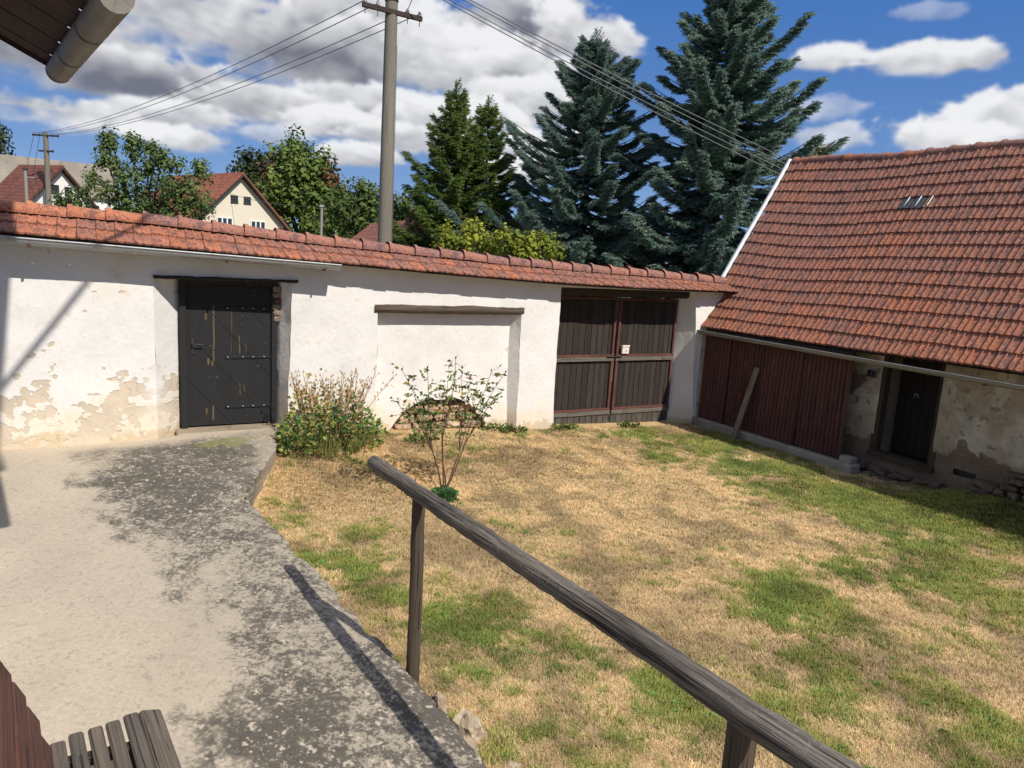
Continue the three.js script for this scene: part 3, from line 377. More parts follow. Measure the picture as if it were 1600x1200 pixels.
  // door
  const door = sub('door', wall), leafMap = tex(256, 512, (u, v, o) => {
    const x = 2.0 + u * 1.06, y = 0.03 + v * 1.84, n = fbm(u * 20, v * 3, 3), f = fbm(u * 60, v * 60, 2); let k = 0.006 + 0.005 * n + 0.003 * f, oc = 0;
    for (const [sx, y0, y1, w] of [[2.33, 0.86, 1.62, 0.011], [2.24, 1.42, 1.6, 0.012], [2.55, 0.98, 1.55, 0.004], [2.65, 0.98, 1.22, 0.008], [2.73, 1.0, 1.1, 0.006], [2.32, 0.1, 0.3, 0.012], [2.24, 0.14, 0.26, 0.012], [2.66, 0.42, 0.58, 0.006], [2.71, 0.46, 0.56, 0.006], [2.26, 0.84, 0.92, 0.016], [2.31, 0.82, 0.89, 0.012]]) { const d = Math.abs(x - sx - 0.012 * (vn(y * 7, sx * 30) - 0.5)) / w; if (y > y0 && y < y1) oc = Math.max(oc, sst(1.2, 0.3, d) * sst(0.25, 0.5, fbm(u * 40, v * 14, 2))); }
    const sp = sst(0.88, 0.90, fbm(u * 38, v * 66, 2)); oc = oc * 0.42; o[0] = mix(k, 0.30, oc); o[1] = mix(k * 1.02, 0.20, oc); o[2] = mix(k * 1.12, 0.07, oc); for (let c = 0; c < 3; c++) o[c] = mix(o[c], 0.2, sp * 0.6);
  });
  const lg = sheet(1, 1, (i, j) => [2.0 + i * 1.06, 0.03 + j * 1.84, -0.275], (i, j) => [i, j]);
  part('leaf', merge([lg, boxAt(2.53, 0.95, -0.30, 1.06, 1.84, 0.044, 'y')]), std([1, 1, 1], { map: leafMap, roughness: 0.8 }), door);
  for (const [x, w] of [[1.965, 0.075], [3.09, 0.07]]) part('frame_post', boxAt(x, 0.97, -0.285, w, 1.95, 0.1, 'y'), M.blackPaint, door);
  part('frame_head', boxAt(2.53, 1.905, -0.287, 1.2, 0.06, 0.1, 'x'), M.blackPaint, door);
  for (const s of [1, -1]) for (const c of [-0.55, 0.05, 0.65, 1.25, 1.85]) { const yl = x => s > 0 ? c + (x - 2.0) * 1.15 : c + (3.06 - x) * 1.15; let a = 2.02, b = 3.04; const cl = y => s > 0 ? 2.0 + (y - c) / 1.15 : 3.06 - (y - c) / 1.15; const lo = cl(0.06), hi = cl(1.84); a = Math.max(a, Math.min(lo, hi)); b = Math.min(b, Math.max(lo, hi)); if (b - a < 0.08) continue; const L = Math.hypot(b - a, yl(b) - yl(a)), m = part('diamond_seam', box(L, 0.007, 0.004, 'x', 0.001), M.blackPaint, door); m.position.set((a + b) / 2, (yl(a) + yl(b)) / 2, -0.2735 + (s > 0 ? 0 : 0.0015)); m.rotation.z = Math.atan2(yl(b) - yl(a), b - a); }
  for (const y of [1.58, 0.935, 0.27]) { const st = part('strap_hinge', boxAt(2.76, y, -0.266, 0.58, 0.042, 0.012, 'x'), M.blackPaint, door); for (const x of [2.50, 2.69, 2.82, 2.96]) part('bolt', new THREE.SphereGeometry(0.011, 8, 5).translate(x, y, -0.258), M.bolt, st); st.rotation.z = 0; }
  part('hinge_pin', merge([0.27, 0.935, 1.58].map(y => new THREE.CylinderGeometry(0.014, 0.014, 0.09, 8).translate(3.055, y, -0.262))), M.blackPaint, door);
  part('handle', merge([boxAt(2.075, 1.08, -0.268, 0.035, 0.2, 0.012, 'y'), tube([V3(2.075, 1.115, -0.265), V3(2.075, 1.115, -0.215), V3(2.12, 1.113, -0.21), V3(2.2, 1.11, -0.212)], 0.009, 0.008, 10, 6), new THREE.CylinderGeometry(0.008, 0.008, 0.02, 8).rotateX(Math.PI / 2).translate(2.075, 1.03, -0.262)]), M.darkIron, door);
  part('threshold', boxAt(2.5, -0.062, -0.16, 1.3, 0.14, 0.34, 'x', 0.015), std([0.42, 0.35, 0.25], { map: concreteMap, bumpMap: fineBump, bumpScale: 0.006 }), wall);

  // gate: two leaves of upright boards in an iron frame
  const gz = -0.36, rgb = rngOf(77);
  for (const [a, b] of [[7.50, 8.86], [8.90, 10.22]]) {
    const leaf = sub('gate_leaf', wall), n = 11, w = (b - a) / n; tag(leaf, 'plank gate leaf in a red iron frame');
    for (let i = 0; i < n; i++) { const x = a + (i + 0.5) * w, top = part('board', box(w - 0.006 - 0.006 * rgb(), 1.98, 0.024, 'y'), M.gateBoards[Math.floor(rgb() * 4)], leaf); top.position.set(x, 0.87, gz + 0.004 * (rgb() - 0.5)); const kick = part('kick_board', box(w - 0.005 - 0.006 * rgb(), 0.25 + 0.02 * rgb(), 0.022, 'y'), M.kickBoards[Math.floor(rgb() * 2)], leaf); kick.position.set(x, -0.255, gz + 0.026 + 0.004 * (rgb() - 0.5)); kick.rotation.z = (rgb() - 0.5) * 0.01; }
    for (const [y, nm] of [[0.835, 'middle_rail'], [-0.115, 'lower_rail']]) { const rl = part(nm, boxAt((a + b) / 2, y - 0.035, gz + 0.035, b - a, 0.075, 0.05, 'x'), M.greyWood, leaf); part('iron_angle', boxAt((a + b) / 2, y + 0.022, gz + 0.037, b - a - 0.01, 0.036, 0.052, 'x'), M.redIron, rl); }
    part('iron_top_bar', boxAt((a + b) / 2, 1.84, gz + 0.03, b - a, 0.04, 0.03, 'x'), M.redIron, leaf);
    for (const x of [a + 0.03, b - 0.03]) part('iron_stile', boxAt(x, 0.87, gz + 0.034, 0.045, 1.9, 0.034, 'y'), M.redIron, leaf);
  }
  const lock = part('lock_box', boxAt(9.07, 0.965, gz + 0.075, 0.15, 0.15, 0.05, 'x', 0.008), M.lockBox, wall); part('lock_flap', boxAt(9.07, 1.03, gz + 0.103, 0.155, 0.03, 0.012, 'x'), M.lockBox, lock); part('keyhole', new THREE.CylinderGeometry(0.011, 0.011, 0.01, 8).rotateX(Math.PI / 2).translate(9.075, 0.945, gz + 0.101), M.darkIron, lock);
  part('gate_bolt', tube([V3(8.70, 0.845, gz + 0.08), V3(9.02, 0.85, gz + 0.082)], 0.011, 0.011, 4, 6), M.darkIron, wall);
}
shade(wall);

// ---------------------------------------------------------------- barn
const barn = thing('barn', 'low barn with a steep red tiled roof and flaking stone wall', 'barn', [0, 0, 0]);
{
  const sag = (t, z) => -0.07 * Math.exp(-(((z - 0.9) / 1.1) ** 2)) * Math.sin(Math.PI * clamp(t, 0, 1)) - 0.03 * (fbm(z * 0.7, t * 4, 2) - 0.5) - 0.05 * Math.exp(-(((z - 1.6) / 1.0) ** 2)) * clamp(t);
  const rp = (t, z) => V3(10.56 + 2.44 * t, mix(1.40 + 0.016 * z, 4.58 - 0.012 * z, t) + sag(t, z), z);
  const z0 = t => -0.10 - 0.43 * t, ZE = 8.2, rows = 16, w = 0.196, rr = rngOf(61);
  const roof = sub('roof', barn), tg = [0, 1, 2, 3, 4, 5].map(i => tileGeo(w - 0.003, 0.335, 70 + i, 0.62));
  const tiles = [];
  for (let r = 0; r < rows; r++) { const tb = r / rows, tt = (r + 1.33) / rows; let k = 0; for (let z = z0(tb) + (r % 2 ? 0.0 : 0.0); z < ZE; z += w, k++) {
    const zc = z + w / 2, b = rp(tb, zc), t = rp(tt, zc), dn = b.clone().sub(t).normalize(); const X = rp(tb, zc + 0.1).sub(rp(tb, zc - 0.1)).normalize(), Y = V3().crossVectors(dn, X).normalize(), Z = V3().crossVectors(X, Y);
    const p = b.clone().addScaledVector(Z, -0.335 + (rr() - 0.5) * 0.014 + 0.02).addScaledVector(X, -w / 2).addScaledVector(Y, 0.012 + 0.005 * rr());
    const m = new THREE.Matrix4().makeRotationX(-0.095 + (rr() - 0.5) * 0.012).multiply(new THREE.Matrix4().makeRotationY((rr() - 0.5) * 0.02)).premultiply(basis(X, Y, Z, p));
    const pat = fbm(zc * 0.9 + 3, r * 0.33, 3) + (rr() - 0.5) * 0.4; let tint = pat < 0.34 ? 5 : pat < 0.45 ? 3 : pat < 0.56 ? 1 : pat < 0.68 ? 0 : pat < 0.76 ? 2 : 4; if (r < 3 && rr() < 0.55) tint = [4, 2, 2][Math.floor(rr() * 3)];
    const s = b.clone().project(camera), seen = Math.abs(s.x) < 1.03 && Math.abs(s.y) < 1.03;
    tiles.push({ m, g: Math.floor(rr() * 6), tint, size: seen ? 1 / CAM.distanceTo(b) : 0, r, zc });
  } }
  const glassZ = [2.52, 2.71], glassRow = 11;
  for (const t of tiles) { if (t.r === glassRow && glassZ.some(z => Math.abs(z - t.zc) < w / 2)) { t.glass = true; t.size += 10; } }
  tiles.sort((a, b) => b.size - a.size);
  tiles.slice(0, 300).forEach(t => { const m = part(t.glass ? 'glass_tile' : 'roof_tile', tg[t.g], t.glass ? M.glass : tileMats[t.tint], roof); place(m, t.m); if (t.glass) tag(m, 'dark glass tile letting light into the loft'); });
  const rest = tiles.slice(300).map(t => { const g = tg[t.g].toNonIndexed().applyMatrix4(t.m), c = new Float32Array(g.attributes.position.count * 3); for (let i = 0; i < c.length; i += 3) { c[i] = tileTints[t.tint][0]; c[i + 1] = tileTints[t.tint][1]; c[i + 2] = tileTints[t.tint][2]; } g.setAttribute('color', new THREE.BufferAttribute(c, 3)); return g; });
  const far = part('upper_roof_tiles', mergeGeometries(rest), std([1, 1, 1], { map: clayMap, bumpMap: fineBump, bumpScale: 0.003, roughness: 0.92, vertexColors: true }), roof); far.userData.kind = 'stuff'; far.userData.label = 'smaller roof tiles farther up the slope';
  // pale mortar fillets between the glass tiles
  for (const z of [2.43, 2.62, 2.81]) { const a = rp((glassRow + 0.05) / rows, z), b = rp((glassRow + 0.95) / rows, z); part('mortar_fillet', tube([a.add(V3(-0.035, 0.03, 0)), b.add(V3(-0.035, 0.03, 0))], 0.009, 0.009, 2, 5), M.whitePaint, roof); }
  const rg = [0, 1, 2].map(i => ridgeTileGeo(0.42, 0.11, i + 6));
  for (let z = -0.5, i = 0; z < ZE; z += 0.385, i++) { const p = rp(1, z), m = part('ridge_tile', rg[i % 3], ridgeMats[i % 4 === 1 ? 1 : i % 3 === 0 ? 0 : 2], roof); m.position.set(p.x + 0.03, p.y - 0.02, z); m.rotation.y = -Math.PI / 2; m.rotation.z = 0; }
  const rake = [0, 0.25, 0.5, 0.75, 1].map(t => rp(t, z0(t) - 0.06).add(V3(-0.035, 0.035, 0))); part('verge_flashing', tube(rake, 0.045, 0.045, 16, 6), std([0.62, 0.63, 0.64], { roughness: 0.5, metalness: 0.2 }), roof);
  // boards under the tiles and the far slope
  part('roof_boarding', merge([sheet(8, 8, (i, j) => { const t = j / 8, z = mix(z0(t) + 0.02, ZE, i / 8), p = rp(t, z); return [p.x + 0.05, p.y - 0.045, z]; }, (i, j) => [i, j]), sheet(1, 1, (i, j) => [i ? 15.6 : 13.0, i ? 1.4 : 4.5, j ? -0.5 : ZE], (i, j) => [i, j])]), M.darkWood, roof);
  // walls
  const plaster = tex(1024, 512, (u, v, o) => {
    const z = 2.8 + u * 5.6, y = -0.7 + v * 2.6, big = fbm(z * 1.1, y * 1.1 + 3, 4), mid = fbm(z * 5, y * 5, 4), fine = fbm(z * 26, y * 26, 3);
    const loss = sst(0.50, 0.55, mid * 0.45 + big * 0.35 + fine * 0.1 + 0.30 * sst(0.45, -0.1, y) - 0.03), pale = sst(0.50, 0.62, fbm(z * 3 + 9, y * 3, 4)), pock = sst(0.70, 0.75, fbm(z * 12 + 5, y * 12, 3));
    const k = 0.85 + 0.5 * (mid - 0.5) + 0.3 * (fine - 0.5); let r = mix(0.42, 0.54, pale) * k, g = mix(0.355, 0.48, pale) * k, b = mix(0.25, 0.37, pale) * k;
    r = mix(r, 0.19 * k, loss); g = mix(g, 0.14 * k, loss); b = mix(b, 0.095 * k, loss); const d = pock * 0.6; o[0] = mix(r, 0.12, d); o[1] = mix(g, 0.09, d); o[2] = mix(b, 0.06, d);
  });
  const zs = []; for (let z = 0.25; z < 8.3; z += 0.075) zs.push(+z.toFixed(3)); const ysb = []; for (let y = -0.7; y < 1.97; y += 0.08) ysb.push(+y.toFixed(3));
  const hole = (z, y) => (z > 3.30 && z < 4.22 && y > -0.08 && y < 1.6) || (z > 4.55 && z < 4.80 && y > -0.10 && y < 0.06);
  const wx = (z, y) => 10.98 + 0.05 * (fbm(z * 2, y * 2 + 6, 3) - 0.5) + 0.035 * sst(0.1, 0.35, y) * -1 + 0.02 * (fbm(z * 9, y * 9, 2) - 0.5);
  part('stone_wall', merge([sheet(zs.length - 1, ysb.length - 1, (i, j) => [wx(zs[i], ysb[j]), ysb[j], zs[i]], (i, j) => [(zs[i] - 2.8) / 5.6, (ysb[j] + 0.7) / 2.6], (i, j) => hole((zs[i] + zs[i + 1]) / 2, (ysb[j] + ysb[j + 1]) / 2)), boxAt(13.3, 0.4, -0.3, 4.4, 2.2, 0.3, 'x'), boxAt(15.4, 0.4, 4, 0.3, 2.2, 8.4, 'z'), boxAt(13.3, 0.6, 8.2, 4.6, 2.6, 0.3, 'x')]), std([1, 1, 1], { map: plaster, bumpMap: fineBump, bumpScale: 0.02 }), barn);
  part('gable_wall', new THREE.ExtrudeGeometry(new THREE.Shape([new THREE.Vector2(10.75, 1.2), new THREE.Vector2(13, 4.35), new THREE.Vector2(15.3, 1.2)]), { depth: 0.2, bevelEnabled: false }).translate(0, 0, -0.38), M.cream, barn);
  part('floor_inside', boxAt(13.2, -0.35, 4, 4.2, 0.1, 8, 'z'), M.mortar, barn);
  // rubble showing at the foot of the wall
  const rs = rngOf(19); for (let row = 0; row < 5; row++) { let z = 3.1 + rs() * 0.15; while (z < 7.4) { const ww = 0.14 + 0.24 * rs(), hh = 0.06 + 0.05 * rs(), y = lawnY(10.75, z) + row * 0.088 + 0.02 * rs(); const gap = (z + ww / 2 > 4.42 && z + ww / 2 < 4.92 && y > -0.2 && y < 0.12) || (row > 1 && z < 4.35); if (!gap && rs() < (row < 3 ? 0.96 : 0.55)) { const m = part('rubble_stone', stoneGeo(0.2, hh, ww, row * 5 + z * 3), M.barnStone[Math.floor(rs() * 3)], barn); m.position.set(10.90 - 0.04 * rs() - (row === 0 ? 0.08 : 0) + (row > 3 ? 0.04 : 0), y, z + ww / 2); m.rotation.x = (rs() - 0.5) * 0.25; } z += ww + 0.02; } }
  part('vent_niche', boxAt(11.25, -0.02, 4.675, 0.4, 0.3, 0.4, 'x'), M.darkIron, barn);
  // door in the shade
  const door = sub('plank_door', barn); for (let i = 0; i < 7; i++) part('board', boxAt(11.4 + 0.004 * (i % 2), 0.76, 3.40 + i * 0.125, 0.03, 1.66, 0.12, 'y'), M.barnDoor, door);
  for (const z of [3.33, 4.22]) { part('door_post', boxAt(11.03, 0.76, z, 0.13, 1.7, 0.1, 'y'), M.barnPost, door); part('door_reveal', boxAt(11.26, 0.76, z + (z < 4 ? -0.03 : 0.03), 0.34, 1.7, 0.06, 'y'), M.mortar, door); }
  part('door_head', boxAt(11.03, 1.64, 3.78, 0.13, 0.1, 1.0, 'z'), M.barnPost, door); part('door_sill', boxAt(11.0, -0.08, 3.78, 0.2, 0.08, 1.0, 'z'), M.barnPost, door);
  part('padlock_hasp', tube([V3(11.37, 0.78, 3.60), V3(11.34, 0.86, 3.63), V3(11.37, 0.80, 3.67)], 0.008, 0.008, 8, 5), M.bolt, door);
  const win = sub('window', barn); part('pane', boxAt(10.915, 1.08, 3.19, 0.02, 0.1, 0.15, 'z'), M.glass, win); part('glazing_bar', boxAt(10.905, 1.08, 3.19, 0.03, 0.1, 0.016, 'y'), M.postWood, win);
  // lean-to of corrugated sheets on a concrete kerb
  const sheets = [[0.06, 0.72], [0.70, 1.45], [1.43, 2.25], [2.22, 3.07]];
  sheets.forEach(([a, b], k) => { const n = Math.round((b - a) / 0.076 * 8), y0 = -0.24 + 0.01 * k, lean = [0.008, -0.004, 0.012, -0.006][k]; part('corrugated_sheet', sheet(n, 6, (i, j) => { const z = mix(a, b, i / n), y = mix(y0, 1.37, j / 6); return [10.60 + 0.026 * Math.sin((z - a) / 0.076 * 6.283) + (k % 2) * 0.01 + lean * (y - 0.5) + 0.006 * (fbm(z * 3, y * 2 + k, 2) - 0.5), y, z + lean * (y - 0.4)]; }, (i, j) => [mix(a, b, i / n) + k * 0.3, mix(y0, 1.37, j / 6) * 0.6]), M.corrugated[k], barn); });
  part('sheet_cap', boxAt(10.62, 1.36, 1.55, 0.05, 0.06, 3.05, 'z'), M.darkWood, barn);
  part('concrete_kerb', boxAt(10.62, -0.36, 1.68, 0.24, 0.24, 3.34, 'z', 0.02), M.concrete, barn); part('loose_block', boxAt(10.66, -0.20, 3.18, 0.16, 0.09, 0.2, 'z', 0.01), M.concrete, barn);
  part('corner_pillar', boxAt(10.66, 0.5, -0.02, 0.16, 1.9, 0.18, 'y', 0.02), M.concrete, barn);
  const gy = z => 1.345 - 0.003 * z, gut = part('gutter', merge([sheet(30, 10, (i, j) => { const z = mix(-0.16, 8.2, i / 30), a = Math.PI * (1 + j / 10); return [10.50 - Math.cos(a) * 0.065, gy(z) + Math.sin(a) * 0.065, z]; }, (i, j) => [i / 4, j / 50]), tube([V3(10.435, gy(-0.16), -0.16), V3(10.435, gy(8.2), 8.2)], 0.010, 0.010, 4, 6), new THREE.CircleGeometry(0.064, 12, Math.PI, Math.PI).translate(10.5, gy(0), -0.155)]), M.oldZinc, barn);
  for (const z of [0.9, 2.0, 3.16, 4.3, 5.0, 6.2]) part('gutter_strap', boxAt(10.5, gy(z) - 0.068, z, 0.15, 0.012, 0.028, 'x'), z > 4.5 ? M.darkIron : M.redIron, gut);
}
shade(barn);

// ---------------------------------------------------------------- things in the yard
{ // a plank leaning on the corrugated sheets
  const a = V3(10.36, -0.4, 1.19), b = V3(10.555, 0.88, 1.37), d = b.clone().sub(a), g = box(0.105, d.length(), 0.03, 'y'), m = single('leaning_plank', g, wood([0.28, 0.22, 0.17]), 'bare grey brown plank leaning against the red corrugated sheets', 'plank');
  const Y = d.clone().normalize(), Zx = V3(-1, 0, 0), X = V3().crossVectors(Y, Zx).normalize(), Z = V3().crossVectors(X, Y); place(m, basis(X, Y, Z, a.clone().add(b).multiplyScalar(0.5)));
}
{ // handrail of peeled poles
  const t = thing('handrail', 'weathered grey round timber handrail on posts beside the concrete terrace', 'handrail', [2.55, 0, 6.1]), L = (x, y, z) => V3(x - 2.55, y, z - 6.1);
  const pts = [[584, 722], [700, 802], [850, 902], [1000, 1002], [1150, 1105], [1290, 1198], [1370, 1250]].map(([u, v]) => onY(u, v, 1.125).sub(V3(2.55, 0, 6.1)));
  const railFn = (u, v, o) => { const f = fbm(u * 40, v * 14, 3, 40), g = fbm(u * 120, v * 60, 2, 120), lg = fbm(u * 5, v * 12, 4, 5), cr = sst(0.73, 0.78, fbm(u * 14, v * 5 + 3, 3, 14)), li = sst(0.62, 0.66, fbm(u * 36 + 3, v * 300, 3, 36)) * sst(0.46, 0.54, lg), k = Math.max(0.08, 0.5 + 1.25 * (f - 0.42) + 0.6 * (g - 0.5) + 0.7 * (lg - 0.5)) * (1 - 0.85 * cr); o[0] = mix(k, 1.1, li * 0.5); o[1] = mix(k * 0.98, 1.13, li * 0.5); o[2] = mix(k * 0.95, 1.05, li * 0.5); }, railMap = tex(512, 2048, (u, v, o) => { railFn(u, v, o); for (let c = 0; c < 3; c++) o[c] *= 0.6; }, { repeat: [3.3, 0.25] }), railBump = tex(256, 1024, railFn, { color: false, repeat: [3.3, 0.25] });
  const railMat = std([0.33, 0.29, 0.25], { map: railMap, bumpMap: railBump, bumpScale: 0.005 });
  part('rail', tube(pts, 0.045, 0.053, 120, 20, 0.10), railMat, t);
  part('post', tube([L(2.62, -0.75, 6.06), L(2.61, 0.3, 6.09), L(2.585, 1.10, 6.14)], 0.044, 0.038, 24, 14, 0.12), M.postWood, t);
  part('post', tube([L(2.80, -0.75, 8.42), L(2.79, 0.5, 8.43), L(2.775, 1.10, 8.44)], 0.054, 0.05, 24, 14, 0.12), M.postWood, t);
  shade(t);
}
{ // stones at the foot of the terrace
  const L = ['broken pale stone leaning on the terrace edge below the handrail', 'tall narrow tan stone wedged against the terrace edge', 'small pale stone half sunk in the grass', 'flat pale stone lying in the grass beside the bigger stone', 'rounded pinkish stone between the terrace and the broken stone'];
  [[2.86, -0.32, 6.38, 0.14, 0.24, 0.20, 0.4, 0], [2.73, -0.24, 6.24, 0.075, 0.30, 0.11, 0.1, 1], [2.98, -0.39, 6.72, 0.09, 0.08, 0.10, 0.9, 0], [3.06, -0.39, 6.84, 0.10, 0.06, 0.09, 0.3, 1], [2.76, -0.32, 6.52, 0.10, 0.18, 0.14, 0.2, 1]].forEach(([x, y, z, a, b, c, r, k], i) => { const m = single('stone', stoneGeo(a, b, c, i * 4 + 2), M.paleStone[k], L[i], 'stone', 'stones below the terrace edge'); m.position.set(x, y, z); m.rotation.set(0.2 * i, r, 0.3 - 0.12 * i); });
}
{ // bench against the house wall
  const t = thing('bench', 'old slatted wooden bench with grey seat and red brown back beside the house', 'bench', [0.95, 0, 7.3]), rb = rngOf(4), ang = 0.10;
  const base = sub('seat', t); const zs = [6.70, 6.665, 6.655, 6.64, 6.615, 6.60], xs = [0.80, 0.865, 0.935, 1.0, 1.07, 1.145], ws = [0.058, 0.055, 0.055, 0.056, 0.06, 0.09];
  for (let i = 0; i < 6; i++) { const len = 1.35, m = part('slat', box(ws[i], 0.03, len, 'z', 0.012), M.benchSeat[i % 3], base); m.position.set(xs[i] - 0.95 + Math.sin(ang) * len / 2, 0.42 - (i === 5 ? 0.012 : 0), zs[i] - 7.3 + len / 2); m.rotation.y = ang; m.rotation.z = i === 5 ? -0.25 : 0; }
  for (const z of [6.80, 7.75]) { part('crossbar', boxAt(0.03 + (z - 7.3) * 0.1, 0.385, z - 7.3, 0.42, 0.04, 0.05, 'x'), M.darkWood, t); for (const x of [-0.15, 0.16]) part('leg', boxAt(x + (z - 7.3) * 0.1, 0.185, z - 7.3, 0.05, 0.37, 0.05, 'y'), M.darkWood, t); part('back_support', boxAt(-0.36 + (z - 7.3) * 0.1, 0.68, z - 7.3, 0.03, 0.6, 0.045, 'y').rotateZ(0.0), M.darkWood, t); }
  const back = sub('backrest', t); [[0.755, 0.48, 6.76], [0.715, 0.575, 6.70], [0.67, 0.67, 6.66], [0.625, 0.765, 6.64], [0.58, 0.85, 6.64]].forEach(([x, y, z], i) => { const len = 1.4, m = part('board', box(0.028, 0.1, len, 'z', 0.01), M.benchBack, back); m.position.set(x - 0.95 + Math.sin(ang) * len / 2, y, z - 7.3 + len / 2); m.rotation.set(0, ang, 0.43); });
  shade(t);
}
{ // own house at the left: wall, eaves, chimney (mostly outside the picture, its shade falls on the yard wall)
  const h = thing('house', 'brown boarded house eaves with a round grey gutter above the terrace', 'house', [0.3, 0, 4.6]), wx = z => 0.93 - 0.112 * (9.92 - z) - 0.3, L = (x, y, z) => V3(x - 0.3, y, z - 4.6);
  part('wall', merge([sheet(1, 1, (i, j) => { const z = i ? 4.75 : 8.9; return [wx(z), j ? 3.6 : -0.1, z - 4.6]; }, (i, j) => [i * 4, j * 3]), sheet(1, 1, (i, j) => [i ? wx(4.75) : -6, j ? 4.2 : -0.1, 0.15], (i, j) => [i * 4, j * 3])]), M.whitePaint, h);
  const dir = V3(0.135, 0, 1).normalize(), side = V3(-1, 0, 0.135).normalize(), C = V3(0.77, 3.53, 4.1);        // eaves corner, along the gutter, inwards
  const sl = 0.46, P = (a, b, dy = 0) => { const p = C.clone().addScaledVector(dir, a).addScaledVector(side, b); return [p.x - 0.3, p.y + b * sl + dy, p.z - 4.6]; };
  const sof = sub('soffit', h); for (let i = 0; i < 10; i++) { const a = i * 0.21 + 0.004, b = a + 0.2; part('board', sheet(1, 1, (u, v) => P(u ? b : a, v ? 1.4 : -0.035, 0.003 * (i % 2)), (u, v) => [u * 0.2 + i * 0.37, v * 1.4]), wood(i % 3 ? [0.075, 0.04, 0.03] : [0.09, 0.05, 0.036]), sof); }
  part('verge_board', merge([sheet(1, 1, (u, v) => P(-0.02, u * 1.4 - 0.03, v ? 0.10 : -0.03), (u, v) => [v * 0.12, u * 1.4])]), wood([0.05, 0.032, 0.026]), h);
  part('roof_cover', sheet(1, 1, (u, v) => P(u ? 2.05 : -0.05, v ? 2.2 : -0.06, 0.12), (u, v) => [u * 5, v * 2]), tileMats[1], h);
  const gp = a => { const p = P(a, -0.075, -0.02); return V3(...p); }; const gut = part('gutter', tube([gp(-0.03), gp(0.7), gp(1.4), gp(2.05)], 0.072, 0.072, 20, 16), std([0.25, 0.225, 0.19], { map: concreteMap, roughness: 0.6 }), h);
  for (const a of [0.02, 0.62, 1.35]) part('gutter_strap', tube([gp(a), gp(a + 0.018)], 0.077, 0.077, 2, 16, 0, false), M.darkIron, gut);
  // eaves of the taller storey above, outside the picture: their edge draws the shade at the left end of the yard wall
  part('upper_eaves', slab(L(1.27, 7.0, 3.9), L(1.87, 7.0, 7.9), L(-4.5, 9.6, 7.9), L(-4.5, 9.6, 3.9), 0.14), tileMats[1], h); part('upper_wall', sheet(1, 1, (i, jj) => { const z = i ? 4.75 : 7.9; return [wx(z) - 0.25, jj ? 7.2 : 3.4, z - 4.6]; }, (i, jj) => [i * 3, jj * 3]), M.whitePaint, h);
  shade(h);
}

// ---------------------------------------------------------------- leaves and plants
function needleSprig(seed, nAx, nNeedle, len) {                 // a flat spray of shoots set with needles, along +z, one metre long
  const r = rngOf(seed), P = [], N = [];
  const tri = (a, b, c, n) => { P.push(a.x, a.y, a.z, b.x, b.y, b.z, c.x, c.y, c.z); for (let k = 0; k < 3; k++) N.push(n.x, n.y, n.z); };
  const axes = [[V3(0, 0, 0), V3(0, 0.05, 1)]]; for (let i = 0; i < nAx; i++) { const t = 0.1 + 0.75 * i / nAx, s = i % 2 ? 1 : -1, l = (0.5 - 0.3 * t) * (0.8 + 0.5 * r()); axes.push([V3(0, 0.05 * t, t), V3(s * l * 0.85, 0.05 * t - 0.05 + 0.1 * (r() - 0.5), t + l * 0.75)]); }
  for (const [a, b] of axes) { const d = b.clone().sub(a), L = d.length(); d.normalize(); const n = Math.round(nNeedle * (0.3 + L)); const e1 = V3(0, 1, 0).cross(d).normalize(), e2 = d.clone().cross(e1);
    tri(a.clone().addScaledVector(e1, 0.012), a.clone().addScaledVector(e1, -0.012), b, e2);
    for (let i = 0; i < n; i++) { const t = (i + r()) / n, an = r() * 6.283, p = a.clone().lerp(b, t), o = e1.clone().multiplyScalar(Math.cos(an)).addScaledVector(e2, Math.sin(an)), tip = p.clone().addScaledVector(o, len * (0.7 + 0.5 * r())).addScaledVector(d, len * 0.7), w = d.clone().cross(o).multiplyScalar(0.016); tri(p.clone().add(w), p.clone().sub(w), tip, o.clone().addScaledVector(V3(0, 1, 0), 0.6).normalize()); } }
  const g = new THREE.BufferGeometry(); g.setAttribute('position', new THREE.Float32BufferAttribute(P, 3)); g.setAttribute('normal', new THREE.Float32BufferAttribute(N, 3)); return g;
}
function leafClump(seed, n, size, flat = 0.35) {                // leaves spread through a unit ball
  const r = rngOf(seed), P = [], N = [];
  for (let i = 0; i < n; i++) { const c = V3(r() - 0.5, r() - 0.5, r() - 0.5).normalize().multiplyScalar(Math.pow(r(), 0.5)), nn = c.clone().normalize().multiplyScalar(0.7).add(V3(r() - 0.5, r() * flat + 0.25, r() - 0.5)).normalize(), t = V3(r() - 0.5, r() - 0.7, r() - 0.5).cross(nn).normalize(), b = nn.clone().cross(t), l = size * (0.7 + 0.6 * r()), w = l * 0.36;
    const p0 = c.clone().addScaledVector(t, -l / 2), p1 = c.clone().addScaledVector(b, w).addScaledVector(nn, 0.08 * l), p2 = c.clone().addScaledVector(t, l / 2).addScaledVector(nn, -0.08 * l), p3 = c.clone().addScaledVector(b, -w).addScaledVector(nn, 0.08 * l);
    for (const q of [p0, p1, p2, p0, p2, p3]) { P.push(q.x, q.y, q.z); N.push(nn.x, nn.y, nn.z); } }
  const g = new THREE.BufferGeometry(); g.setAttribute('position', new THREE.Float32BufferAttribute(P, 3)); g.setAttribute('normal', new THREE.Float32BufferAttribute(N, 3)); return g;
}
const leafMat = (c, t = 0.25) => new THREE.MeshPhysicalMaterial({ color: lin(...c), roughness: 0.75, side: THREE.DoubleSide, transmission: t, thickness: 0, specularIntensity: 0.4 });
const sprigs = [needleSprig(1, 10, 42, 0.10), needleSprig(2, 11, 42, 0.10)], clumps = [leafClump(3, 60, 0.34), leafClump(4, 60, 0.34)];
